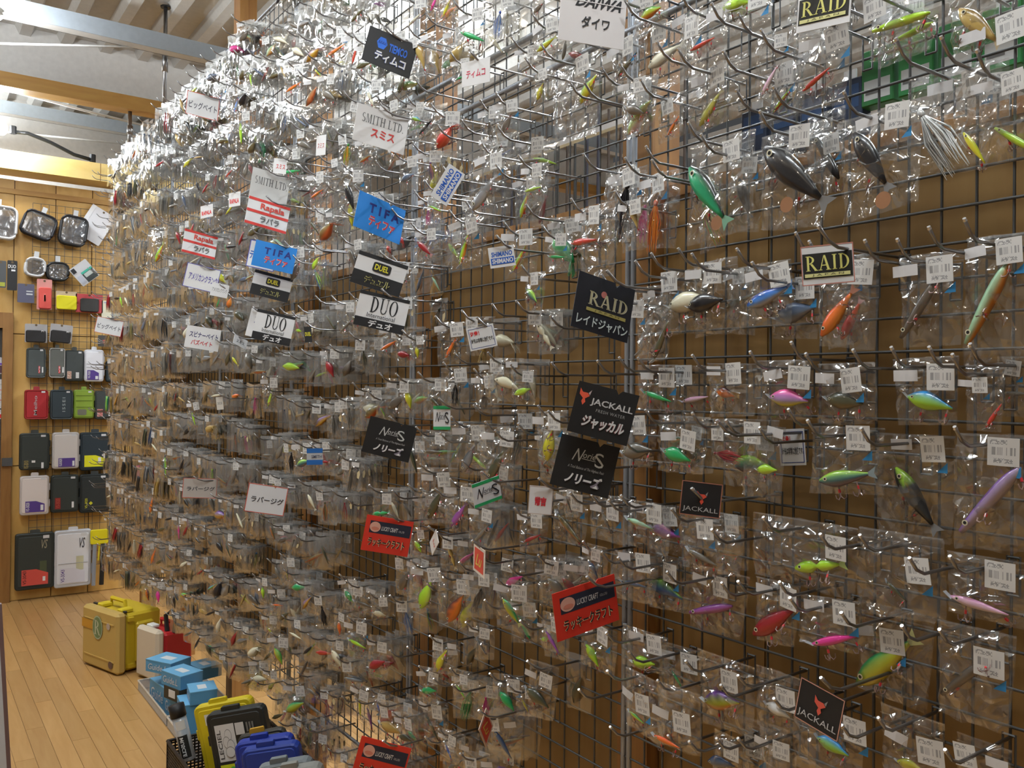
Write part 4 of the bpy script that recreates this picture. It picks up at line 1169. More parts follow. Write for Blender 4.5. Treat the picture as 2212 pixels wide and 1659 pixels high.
def draw(parent, w_, h_, items, y0):
    """printed items on a flat face; item boxes are fractions of the face (0..1, y up)"""
    for li, it in enumerate(items):
        kind = it[0]; yy = y0 - 0.0004 * (li + 1)
        mb = MB()
        def add2(V, Fc, box, col, dy=0.0, rot=0):
            x0, z0, x1, z1 = box
            pts = []
            for a, b in V:
                if rot == 90: a, b = 1 - b, a
                if rot == -90: a, b = b, 1 - a
                pts.append(((x0 + a * (x1 - x0) - 0.5) * w_, yy + dy, (z0 + b * (z1 - z0) - 0.5) * h_))
            mb.add(pts, Fc, col)
        nm = 'lettering'
        if kind == 'text':
            _, s, box, col = it[:4]; o = it[4] if len(it) > 4 else {}
            V, Fc, asp = serif_geo(s) if o.get('serif') else text_geo(s, o.get('shear', 0), o.get('bold', 0.012), o.get('sp', 1.0))
            if o.get('out'):
                d = 0.006
                V2, F2, _ = serif_geo(s) if o.get('serif') else text_geo(s, o.get('shear', 0), o.get('bold', 0.012) + 0.02, o.get('sp', 1.0))
                add2(V2, F2, (box[0] + o.get('dx', -d), box[1] + o.get('dz', -d), box[2] + o.get('dx', -d), box[3] + o.get('dz', -d)), o['out'], 0.0002)
            add2(V, Fc, box, col, 0, o.get('rot', 0))
        elif kind == 'rect':
            _, box, col = it; nm = 'colour_band'
            add2([(0, 0), (1, 0), (1, 1), (0, 1)], [[0, 1, 2, 3]], box, col)
        elif kind == 'frame':
            _, box, col, t = it; nm = 'border_line'
            x0, z0, x1, z1 = box
            for b in ((x0, z0, x1, z0 + t), (x0, z1 - t, x1, z1), (x0, z0, x0 + t * h_ / w_, z1), (x1 - t * h_ / w_, z0, x1, z1)):
                add2([(0, 0), (1, 0), (1, 1), (0, 1)], [[0, 1, 2, 3]], b, col)
        elif kind == 'ell':
            _, box, col = it; nm = 'emblem'
            n = 20; add2([(0.5 + 0.5 * math.cos(2 * math.pi * k / n), 0.5 + 0.5 * math.sin(2 * math.pi * k / n)) for k in range(n)], [list(range(n))], box, col)
        elif kind == 'rrect':
            _, box, col = it; nm = 'emblem'
            r = 0.18; pts = []
            for cx, cz, a in ((1 - r, 1 - r, 0), (r, 1 - r, 90), (r, r, 180), (1 - r, r, 270)):
                for q in (0, 30, 60, 90):
                    an = math.radians(a + q); pts.append((cx + r * math.cos(an), cz + r * math.sin(an)))
            add2(pts, [list(range(len(pts)))], box, col)
        elif kind == 'poly':
            _, polys, box, col = it; nm = 'emblem'
            for p in polys: add2(p, [list(range(len(p)))], box, col)
        elif kind == 'fox':
            _, box, c1, c2 = it; nm = 'emblem'
            L_ = [(0.05, 1.0), (0.08, 0.62), (0.40, 0.42), (0.60, 0.42), (0.92, 0.62), (0.72, 0.78), (0.3, 0.78)]
            add2(L_, [[0, 1, 6], [1, 2, 3, 4, 5, 6]], box, c1)
            add2([(0.5, 0.0), (0.68, 0.22), (0.58, 0.42), (0.42, 0.42), (0.34, 0.22)], [[0, 1, 2, 3, 4]], box, c1)
            add2([(0.78, 0.78), (1.0, 1.0), (0.92, 0.66)], [[0, 1, 2]], box, c2)
        mb.build(nm, 'print_ink', parent)


def sign(name, label, quad, base, items, off=0.17, short=None, notch=False, border=None, group=None):
    if off > 0.1: off += 0.032
    M, w_, h_ = sign_frame(*quad, off)
    o = thing(name, label, 'sign', group=group); o.matrix_world = M
    t = 0.0012
    mb = MB()
    pr = [(-0.5, -0.5), (0.5, -0.5), (0.5, 0.5)] + ([(0.22, 0.5), (0.17, 0.42), (0.12, 0.5)] if notch else []) + [(-0.5, 0.5)]
    n = len(pr)
    vs = [(a * w_, -t / 2, b * h_) for a, b in pr] + [(a * w_, t / 2, b * h_) for a, b in pr]
    mb.add(vs, [tuple(range(n)), tuple(range(2 * n - 1, n - 1, -1))] + [(i, i + n, (i + 1) % n + n, (i + 1) % n) for i in range(n)], base)
    mb.build('card', 'print_ink', o)
    its = list(items)
    if border: its.insert(0, ('frame', (0, 0, 1, 1), border, 0.025))
    draw(o, w_, h_, its, -t / 2)
    c = np.array(M.translation)
    SIGNS.append((c, short or label))
    # the peg that carries it
    ux = abs(M[0][0]) * w_ * 0.42
    spot = free_spot(c[0] + 0.005, c[2] + h_ * 0.38, 0.2, (c[0] - ux, c[0] + ux), (c[2] + h_ * 0.24, c[2] + h_ * 0.46)) or \
        free_spot(c[0] + 0.005, c[2] + h_ * 0.36, 0.2, (c[0] - ux, c[0] + ux), (c[2] - h_ * 0.30, c[2] + h_ * 0.46))
    PEGS.append((*(spot or (c[0] + 0.01, c[2] + h_ * 0.40)), 0.07, None))
    return o


def NORIES(x0, z0, x1, z1, col):
    dx, dz = x1 - x0, z1 - z0
    return [('text', 'N', (x0, z0 + 0.15 * dz, x0 + 0.36 * dx, z1), col, {'shear': 0.45, 'bold': 0.0}),
            ('text', 'orie', (x0 + 0.32 * dx, z0 + 0.45 * dz, x0 + 0.72 * dx, z0 + 0.85 * dz), col, {'shear': 0.2, 'bold': 0.0}),
            ('text', 'S', (x0 + 0.68 * dx, z0, x1, z1), col, {'shear': -0.15, 'bold': 0.0}),
            ('rect', (x0 + 0.30 * dx, z0 + 0.36 * dz, x0 + 0.74 * dx, z0 + 0.40 * dz), col)]


def lucky(sub=True):
    return [('rect', (0.10, 0.52, 0.97, 0.86), (0.02, 0.025, 0.05)), ('ell', (0.10, 0.55, 0.33, 0.84), (0.78, 0.42, 0.33)), ('ell', (0.14, 0.60, 0.30, 0.70), (0.70, 0.25, 0.18)),
            ('text', 'LUCKY CRAFT', (0.35, 0.62, 0.70, 0.74), (0.75, 0.75, 0.75), {'shear': 0.2}), ('text', 'CO.,LTD', (0.72, 0.63, 0.84, 0.69), (0.6, 0.6, 0.6)),
            ('text', 'ラッキークラフト', (0.12, 0.16, 0.90, 0.40), (0.02, 0.02, 0.02), {'bold': 0.02, 'out': (0.85, 0.75, 0.45)})]


RED = (0.72, 0.04, 0.02)
sign('sign_card', 'large white card with slanted black logo over three katakana letters', ((1213, -45), (1357, -20), (1345, 109), (1206, 84)), (0.80, 0.76, 0.75),
     [('text', 'DAIWA', (0.22, 0.60, 0.92, 0.80), C_K, {'shear': 0.5, 'bold': 0.03}), ('rect', (0.2, 0.69, 0.95, 0.705), (0.80, 0.76, 0.75)), ('text', 'ダイワ', (0.33, 0.26, 0.76, 0.46), C_K, {'bold': 0.02})], 0.17, 'large white katakana card')
sign('sign_card', 'black card with a blue hexagon emblem and white katakana', ((798, 54), (904, 100), (882, 170), (782, 129)), (0.02, 0.02, 0.022),
     [('poly', [[(0.25, 0), (0.75, 0), (1, 0.5), (0.75, 1), (0.25, 1), (0, 0.5)]], (0.20, 0.50, 0.42, 0.82), (0.03, 0.17, 0.75)), ('text', '^^^^', (0.23, 0.64, 0.40, 0.72), (0.01, 0.05, 0.3)),
      ('text', 'TIEMCO', (0.46, 0.50, 0.84, 0.74), (0.03, 0.16, 0.72), {'bold': 0.03}), ('text', 'ティムコ', (0.22, 0.16, 0.86, 0.42), (0.85, 0.85, 0.85), {'bold': 0.03, 'out': (0.10, 0.15, 0.45)})], 0.17, 'black blue-emblem card', True)
sign('sign_card', 'small white card with red katakana near the ceiling', ((998, 135), (1059, 124), (1058, 175), (998, 191)), C_W, [('text', 'ティムコ', (0.16, 0.30, 0.84, 0.62), (0.65, 0.05, 0.1), {'bold': 0.02})], 0.16, 'small red katakana card')
sign('sign_card', 'white card with black serif lettering over red katakana', ((773, 223), (884, 257), (871, 337), (761, 299)), (0.84, 0.82, 0.81),
     [('text', 'SMITH LTD.', (0.12, 0.56, 0.92, 0.80), (0.15, 0.15, 0.15), {'serif': 1}), ('text', 'スミス', (0.32, 0.22, 0.78, 0.46), (0.65, 0.06, 0.05), {'bold': 0.03})], 0.17, 'white serif-lettered card', True)
sign('sign_card', 'narrow white tag with tiny red katakana beside the serif card', ((686, 293), (706, 291), (702, 334), (681, 337)), C_W, [('text', 'スミス', (0.15, 0.35, 0.85, 0.6), (0.5, 0.08, 0.08))], 0.16, 'narrow white tag')
sign('sign_card', 'white card turned on edge with blue lettering and blue band', ((931, 421), (969, 354), (1006, 376), (963, 447)), C_W,
     [('text', 'SHIMANO', (0.12, 0.56, 0.92, 0.84), C_B, {'bold': 0.03, 'shear': 0.1}), ('rect', (0.08, 0.14, 0.95, 0.48), C_B), ('text', 'SHIMANO', (0.12, 0.18, 0.92, 0.44), C_W, {'bold': 0.03, 'shear': 0.1})], 0.17, 'tilted blue-lettered card')
sign('sign_card', 'small upright white card with blue lettering and blue band', ((1057, 536), (1112, 528), (1111, 573), (1056, 581)), C_W,
     [('text', 'SHIMANO', (0.10, 0.52, 0.92, 0.76), C_B, {'bold': 0.03, 'shear': 0.1}), ('rect', (0.06, 0.15, 0.96, 0.46), C_B), ('text', 'SHIMANO', (0.10, 0.19, 0.92, 0.42), C_W, {'bold': 0.03, 'shear': 0.1})], 0.16, 'upright blue-lettered card')
TIFA = [('text', 'T I F A', (0.24, 0.54, 0.90, 0.80), (0.02, 0.03, 0.22), {'bold': 0.04}), ('text', 'ティファ', (0.28, 0.18, 0.84, 0.46), (0.65, 0.04, 0.08), {'bold': 0.03, 'out': (0.85, 0.75, 0.65)})]
sign('sign_card', 'large bright blue card with navy letters, beside the tilted blue-lettered card', ((780, 412), (874, 454), (865, 530), (760, 486)), (0.02, 0.25, 0.75), TIFA, 0.17, 'large blue card', True)
sign('sign_card', 'bright blue card hung just above the smaller yellow-lettered card', ((553, 516), (640, 539), (634, 592), (543, 573)), (0.02, 0.25, 0.75), TIFA, 0.17, 'far blue card')
sign('sign_card', 'white card with blue rim peeping out behind the blue card', ((541, 517), (600, 530), (592, 588), (532, 574)), C_W, [('text', 'ティ', (0.05, 0.3, 0.4, 0.6), C_B)], 0.15, 'blue rimmed card', border=(0.08, 0.1, 0.5))
DUEL = [('rect', (0, 0.88, 1, 1), C_K), ('rect', (0, 0, 1, 0.44), C_K), ('rrect', (0.34, 0.52, 0.70, 0.82), C_K), ('text', 'DUEL', (0.38, 0.58, 0.66, 0.76), C_Y, {'bold': 0.03}),
        ('text', 'デュエル', (0.26, 0.12, 0.78, 0.36), C_K, {'bold': 0.02, 'out': (0.85, 0.80, 0.25)})]
sign('sign_card', 'black and white card with yellow letters above the thick serif card', ((776, 536), (879, 578), (865, 640), (756, 612)), C_W, DUEL, 0.175, 'yellow-lettered card')
sign('sign_card', 'smaller black and white card with yellow letters under the far blue card', ((550, 583), (632, 601), (622, 657), (540, 632)), C_W, DUEL, 0.165, 'far yellow-lettered card')
DUO = [('rect', (0, 0.90, 1, 1), C_K), ('rect', (0, 0, 1, 0.26), C_K), ('text', 'DUO', (0.26, 0.44, 0.80, 0.88), C_K, {'serif': 1}), ('text', 'International', (0.22, 0.30, 0.78, 0.42), C_K, {'bold': 0.0}), ('text', 'デュオ', (0.28, 0.03, 0.76, 0.23), C_W, {'bold': 0.03})]
sign('sign_card', 'white card with tall black serif letters, under the yellow-lettered card', ((777, 622), (884, 652), (872, 722), (765, 703)), C_W, DUO, 0.175, 'tall serif card', True)
sign('sign_card', 'white card with tall black serif letters, beside the spinnerbait card', ((557, 668), (634, 683), (630, 751), (542, 729)), C_W, DUO, 0.175, 'far serif card')
sign('sign_card', 'plain white card mostly hidden behind the far serif card', ((545, 666), (590, 676), (575, 736), (528, 723)), C_W, [('text', 'スミス', (0.25, 0.5, 0.9, 0.75), (0.1, 0.1, 0.4))], 0.155, 'hidden white card')
WARN = [('frame', (0.06, 0.07, 0.94, 0.93), (0.05, 0.08, 0.30), 0.02), ('text', '注意！', (0.10, 0.60, 0.44, 0.82), (0.75, 0.03, 0.03), {'bold': 0.03}), ('text', '針先は非常に危険です。', (0.10, 0.30, 0.92, 0.50), C_K, {'bold': 0.02})]
sign('warning_card', 'white warning card with blue frame, left of the black flare card', ((1011, 711), (1069, 697), (1071, 748), (1012, 759)), C_W, WARN, 0.165, 'blue-framed warning card')
sign('warning_card', 'white warning card with blue frame, half covered by bags', ((1684, 930), (1739, 923), (1740, 1007), (1683, 1004)), C_W, WARN, 0.02, 'covered warning card')
RAIDJ = [('ell', (0.42, 0.66, 0.52, 0.78), (0.55, 0.18, 0.15)), ('text', 'RAID', (0.22, 0.48, 0.90, 0.72), (0.55, 0.50, 0.30), {'serif': 1, 'out': (0.75, 0.72, 0.6), 'dx': 0.008, 'dz': -0.006}), ('rect', (0.20, 0.36, 0.90, 0.42), (0.45, 0.38, 0.12)),
         ('text', 'J A P A N', (0.34, 0.37, 0.78, 0.41), (0.1, 0.09, 0.03), {'bold': 0}), ('text', 'レイドジャパン', (0.06, 0.08, 0.96, 0.27), (0.72, 0.80, 0.78), {'bold': 0.02})]
sign('sign_card', 'large black card with gold letters, white katakana and a light flare', ((1254, 585), (1370, 626), (1356, 742), (1230, 703)), (0.012, 0.013, 0.02), RAIDJ, 0.175, 'black flare card', True)
RAIDS = [('rect', (0.03, 0.17, 0.97, 0.80), (0.015, 0.015, 0.012)), ('text', 'RAID', (0.09, 0.36, 0.91, 0.74), (0.85, 0.82, 0.25), {'serif': 1}), ('rect', (0.06, 0.20, 0.92, 0.29), (0.80, 0.78, 0.35)), ('text', 'J A P A N', (0.2, 0.215, 0.8, 0.275), (0.1, 0.1, 0.05), {'bold': 0})]
sign('sign_card', 'white card with yellow letters on black, pierced by a peg', ((1735, 535), (1849, 521), (1841, 610), (1727, 618)), C_W, RAIDS, 0.13, 'yellow-on-black card', border=(0.6, 0.25, 0.2))
sign('sign_card', 'white card with yellow letters on black, among the topmost bags', ((1727, -15), (1842, -42), (1836, 46), (1719, 74)), C_W, RAIDS, 0.15, 'topmost yellow-on-black card')
sign('sign_card', 'large black card with red fox head beside wide silver lettering', ((1255, 821), (1382, 857), (1353, 962), (1221, 931)), (0.010, 0.010, 0.011),
     [('fox', (0.04, 0.56, 0.24, 0.88), (0.85, 0.12, 0.06), (0.6, 0.5, 0.5)), ('text', 'JACKALL', (0.26, 0.58, 0.96, 0.74), (0.62, 0.62, 0.63), {'bold': 0.02}), ('text', 'FRESH WATER', (0.38, 0.49, 0.86, 0.55), (0.4, 0.4, 0.4), {'bold': 0, 'sp': 1.2}),
      ('text', 'ジャッカル', (0.20, 0.16, 0.90, 0.40), (0.70, 0.70, 0.70), {'bold': 0.04, 'shear': 0.15, 'out': (0.25, 0.08, 0.08)})], 0.175, 'large black fox card', True)
NOR = NORIES(0.26, 0.52, 0.80, 0.80, (0.62, 0.64, 0.63)) + [('text', 'A Total Balance of The Highest Peak', (0.22, 0.40, 0.84, 0.47), (0.45, 0.45, 0.45), {'shear': 0.3, 'bold': 0}), ('text', 'ノリーズ', (0.22, 0.12, 0.84, 0.34), (0.80, 0.80, 0.80), {'bold': 0.04, 'shear': 0.1, 'out': (0.25, 0.22, 0.28)})]
sign('sign_card', 'black card with silver script logo, directly below the large fox card', ((1210, 934), (1335, 968), (1318, 1077), (1191, 1047)), (0.010, 0.010, 0.011), NOR, 0.178, 'black script card', True)
sign('sign_card', 'black card with silver script logo, beside the small green-banded card', ((798, 897), (897, 923), (887, 1000), (783, 976)), (0.012, 0.012, 0.013), NOR, 0.178, 'far black script card', True)
sign('sign_card', 'small black card with red fox head above outlined lettering, beside the steel joint', ((1469, 1037), (1557, 1046), (1559, 1122), (1472, 1109)), (0.012, 0.012, 0.014),
     [('fox', (0.38, 0.34, 0.66, 0.74), (0.80, 0.10, 0.06), (0.3, 0.3, 0.3)), ('text', 'JACKALL', (0.07, 0.10, 0.94, 0.27), (0.55, 0.55, 0.55), {'bold': 0.0})], 0.16, 'small black fox card', border=(0.45, 0.18, 0.12))
sign('sign_card', 'small tilted black fox card over a rainbow crankbait', ((1732, 1463), (1827, 1513), (1809, 1604), (1716, 1546)), (0.012, 0.012, 0.014),
     [('fox', (0.36, 0.34, 0.66, 0.78), (0.80, 0.12, 0.08), (0.3, 0.3, 0.3)), ('text', 'JACKALL', (0.06, 0.10, 0.94, 0.30), (0.6, 0.6, 0.6), {'bold': 0.0})], 0.17, 'tilted black fox card', border=(0.6, 0.3, 0.22))
NG = [('rect', (0, 0.86, 1, 1), C_G), ('rect', (0, 0, 1, 0.13), C_G)] + NORIES(0.12, 0.26, 0.92, 0.74, (0.02, 0.02, 0.025))
sign('sign_card', 'small white script card with green bands, next to the black script card', ((939, 877), (977, 877), (969, 928), (933, 928)), C_W, NG, 0.165, 'small green-banded card')
sign('sign_card', 'larger tilted white script card with green bands', ((1018, 1048), (1077, 1026), (1084, 1077), (1025, 1098)), C_W, NG, 0.17, 'tilted green-banded card')
sign('sign_card', 'small white card with two red kanji', ((1141, 1048), (1194, 1052), (1193, 1113), (1143, 1109)), C_W, [('text', '常吉', (0.26, 0.30, 0.74, 0.62), (0.70, 0.04, 0.06), {'bold': 0.05})], 0.165, 'red kanji card', border=(0.6, 0.5, 0.45))
sign('sign_card', 'large red card with navy banner, tilted up to the steel joint', ((1190, 1280), (1328, 1243), (1336, 1335), (1206, 1391)), RED, lucky(), 0.175, 'large red banner card', True)
sign('sign_card', 'red card with navy banner, level with the red kanji card', ((796, 1109), (893, 1130), (881, 1201), (776, 1189)), RED, lucky(), 0.175, 'far red banner card', True)
sign('sign_card', 'red card with navy banner, at the bottom of the grid', ((783, 1589), (888, 1617), (866, 1704), (756, 1676)), RED, lucky(), 0.175, 'lowest red banner card')
LG = [('rect', (0.1, 0.1, 0.9, 0.9), (0.70, 0.08, 0.05)), ('text', 'Lu', (0.22, 0.28, 0.78, 0.72), (0.75, 0.55, 0.10), {'shear': 0.5})]
sign('sign_card', 'small red tag seen nearly edge-on with gold script', ((1024, 1173), (1048, 1189), (1047, 1252), (1023, 1230)), (0.78, 0.70, 0.62), LG, 0.16, 'small red tag')
sign('sign_card', 'red tag turned to a diamond with gold script', ((1050, 1532), (1065, 1564), (1049, 1618), (1034, 1573)), (0.75, 0.55, 0.45), LG, 0.16, 'red diamond tag')
BB = [('text', 'ビッグベイト', (0.08, 0.30, 0.94, 0.62), (0.06, 0.06, 0.09), {'bold': 0.01})]
RB = (0.65, 0.12, 0.08)
sign('sign_card', 'white katakana card with red border at the top of the far grid', ((406, 195), (474, 213), (471, 263), (399, 244)), C_W, BB, 0.17, 'far top katakana card', border=RB)
sign('sign_card', 'white katakana card with red border beside the tackle boxes', ((211, 683), (266, 694), (262, 729), (202, 716)), C_W, BB, 0.17, 'far end katakana card', border=RB)
RAP = [('rect', (0, 0.90, 1, 1.0), (0.72, 0.06, 0.05)), ('rect', (0, 0.46, 1, 0.56), (0.72, 0.06, 0.05)), ('rect', (0, 0, 1, 0.10), (0.72, 0.06, 0.05)), ('text', 'Rapala', (0.30, 0.58, 0.88, 0.86), (0.70, 0.08, 0.06), {'bold': 0.03}), ('text', 'ラパラ', (0.34, 0.16, 0.80, 0.40), (0.1, 0.1, 0.1), {'bold': 0.02})]
sign('sign_card', 'white card with three red stripes, hung over a grey card', ((539, 424), (627, 448), (617, 508), (527, 478)), C_W, RAP, 0.175, 'red-striped card')
sign('sign_card', 'smaller white card with three red stripes, further along the grid', ((401, 495), (469, 511), (465, 563), (390, 541)), C_W, RAP, 0.175, 'far red-striped card')
sign('sign_card', 'grey card with serif letters half hidden behind the red-striped card', ((547, 360), (628, 384), (618, 446), (537, 424)), (0.62, 0.61, 0.59), [('text', 'SMITH LTD.', (0.10, 0.5, 0.95, 0.75), (0.12, 0.12, 0.12), {'serif': 1})], 0.16, 'grey serif card')
sign('sign_card', 'tiny white card with red word above the red-striped card', ((495, 417), (519, 414), (519, 443), (494, 449)), C_W, [('text', 'RAPALA', (0.1, 0.22, 0.9, 0.55), (0.75, 0.05, 0.05), {'bold': 0.04})], 0.16, 'tiny red word card')
sign('sign_card', 'tiny white card with red word beside the smaller striped card', ((433, 446), (460, 440), (460, 467), (434, 473)), C_W, [('text', 'RAPALA', (0.1, 0.22, 0.9, 0.55), (0.75, 0.05, 0.05), {'bold': 0.04})], 0.16, 'far tiny red word card')
sign('sign_card', 'white card with blue katakana and a blue border', ((407, 569), (481, 583), (463, 636), (392, 614)), C_W, [('text', 'アメリカンクランク', (0.12, 0.34, 0.96, 0.64), (0.10, 0.08, 0.40), {'bold': 0.02})], 0.17, 'blue katakana card', border=(0.10, 0.10, 0.45))
sign('sign_card', 'small white card with slim black katakana, beside the blue katakana card', ((458, 609), (496, 617), (490, 645), (453, 637)), C_W, [('text', 'アメリカンクランク', (0.08, 0.35, 0.92, 0.65), C_K, {'bold': 0.0})], 0.18, 'slim katakana card')
sign('sign_card', 'white card with a black and a red line of katakana', ((405, 701), (477, 714), (472, 760), (397, 749)), C_W, [('text', 'スピナーベイト', (0.10, 0.50, 0.94, 0.76), (0.05, 0.05, 0.16), {'bold': 0.02}), ('text', 'バズベイト', (0.18, 0.16, 0.80, 0.40), (0.65, 0.05, 0.06), {'bold': 0.02})], 0.175, 'spinnerbait card')
sign('sign_card', 'small slanting white card under the spinnerbait card', ((508, 722), (534, 736), (532, 756), (502, 740)), C_W, [('text', 'スミス', (0.2, 0.3, 0.8, 0.6), C_K)], 0.15, 'slanting white card')
RJ = [('text', 'ラバージグ', (0.12, 0.36, 0.94, 0.58), (0.05, 0.05, 0.06), {'bold': 0.02})]
sign('sign_card', 'grey katakana card with red border', ((400, 1033), (472, 1034), (465, 1077), (389, 1074)), (0.55, 0.50, 0.46), RJ, 0.15, 'grey red-bordered card', border=RB)
sign('sign_card', 'white katakana card with red border above the lower bags', ((537, 1043), (624, 1054), (611, 1116), (528, 1103)), (0.78, 0.79, 0.82), RJ, 0.175, 'white red-bordered card', border=RB, notch=True)
sign('sign_card', 'small card with blue bands and tiny lettering', ((662, 969), (697, 968), (697, 1004), (663, 1004)), (0.55, 0.57, 0.60), [('rect', (0, 0.72, 1, 1), (0.02, 0.15, 0.5)), ('rect', (0, 0, 1, 0.3), (0.02, 0.15, 0.5)), ('text', 'SMITH', (0.3, 0.4, 0.95, 0.6), (0.1, 0.1, 0.15))], 0.165, 'blue-banded card')
sign('sign_card', 'small white card with red katakana beside the grey serif card', ((593, 341), (620, 345), (618, 376), (589, 374)), C_W, [('text', 'スミス', (0.2, 0.3, 0.9, 0.62), (0.65, 0.06, 0.06), {'bold': 0.02})], 0.165, 'far red katakana card')
sign('sign_card', 'tiny cream tag on a peg over the lower bags', ((468, 858), (482, 857), (482, 884), (467, 886)), (0.75, 0.70, 0.62), [('text', 'スミス', (0.15, 0.4, 0.85, 0.6), C_K)], 0.17, 'tiny cream tag')
sign('sign_card', 'tiny black tag with yellow lettering', ((658, 706), (674, 705), (673, 739), (657, 740)), (0.02, 0.02, 0.02), [('text', 'DUEL', (0.1, 0.4, 0.9, 0.65), C_Y, {'bold': 0.03})], 0.17, 'tiny black tag')
sign('sign_card', 'slim white tag seen edge-on under the lowest script cards', ((938, 1135), (945, 1160), (937, 1212), (932, 1180)), (0.75, 0.72, 0.70), [('text', 'Lu', (0.3, 0.4, 0.8, 0.6), RB)], 0.165, 'edge-on white tag')

# ------------------------------------------------------------------ pegs that carry nothing or little
for tx, ty in [(1815, 200), (1995, 133), (2008, 492), (1857, 518), (1765, 527), (1702, 538), (2003, 762), (1850, 768), (1703, 775), (1475, 768), (1375, 775), (1848, 930), (1712, 928), (1630, 925), (1285, 893),
               (1355, 908), (1812, 1187), (1670, 1137), (1548, 1127), (1993, 1211), (1820, 1341), (1678, 1297), (1980, 1387), (1761, 1492), (1668, 1543), (1840, 1588), (1388, 322), (1512, 290), (1598, 543),
               (1462, 570), (1392, 577), (1187, 1020), (1262, 1070), (1336, 1087), (1262, 1185), (1436, 1248), (1548, 1262), (1355, 1415), (1438, 1443), (1546, 1484), (1252, 1490), (1334, 1522), (1436, 1586),
               (1510, 1614), (1190, 682), (1193, 784), (1292, 780), (1175, 888), (1356, 11), (1512, 0), (1432, 114), (1282, 172), (1348, 150), (1218, 95), (1660, 75), (1700, 45)]:
    q = at(tx, ty, 1, -0.165)
    BARE.insert(0, (q[0], q[2] - 0.022))

for bx_, bz_ in BARE:
    if any(abs(p[0] - bx_) < 0.022 and abs(p[1] - bz_) < 0.03 for p in PEGS): continue
    spot = free_spot(bx_, bz_)
    if spot and spot[1] < 3.0: PEGS.append((spot[0], spot[1], random.choice((0.0, 0.0, -0.02)), None))
for _ in range(3):      # brackets of neighbouring pegs stand side by side
    for i_ in range(len(PEGS)):
        for k_ in range(i_):
            a_, b_ = PEGS[i_], PEGS[k_]
            if abs(a_[0] - b_[0]) < 0.0205 and abs(a_[1] - b_[1]) < 0.055:
                sh_ = (0.021 - abs(a_[0] - b_[0])) / 2 * (1 if a_[0] >= b_[0] else -1)
                PEGS[i_] = (a_[0] + sh_,) + a_[1:]; PEGS[k_] = (b_[0] - sh_,) + b_[1:]

# ------------------------------------------------------------------ build the bags
def screen(b):
    x, y, z = proj(b['p'])
    inside = -60 < x < IW + 60 and -250 < y < IH + 40
    return x, y, z, inside


USED = set()


def unique_label(fmt, p):
    """fmt has %s for relation and %s for the card named; falls back to the next nearest cards when a label is taken"""
    d = sorted(((abs(p[0] - c[0]) * 0.8 + abs(p[2] - c[2]), i) for i, (c, s_) in enumerate(SIGNS)))
    first = None
    for _, i in d[:3]:
        c, s_ = SIGNS[i]; dz = p[2] - c[2]
        lab = fmt % ('above' if dz > 0.16 else ('below' if dz < -0.04 else 'beside'), s_)
        if len(lab.split()) > 16: continue
        if first is None: first = lab
        if lab not in USED:
            USED.add(lab); return lab
    return first


def near_sign(p):
    d = [(abs(p[0] - c[0]) * 0.8 + abs(p[2] - c[2]), c, s) for c, s in SIGNS]
    _, c, s = min(d, key=lambda t: t[0])
    dz = p[2] - c[2]
    rel = 'above' if dz > 0.16 else ('below' if dz < -0.04 else 'beside')
    return rel, s


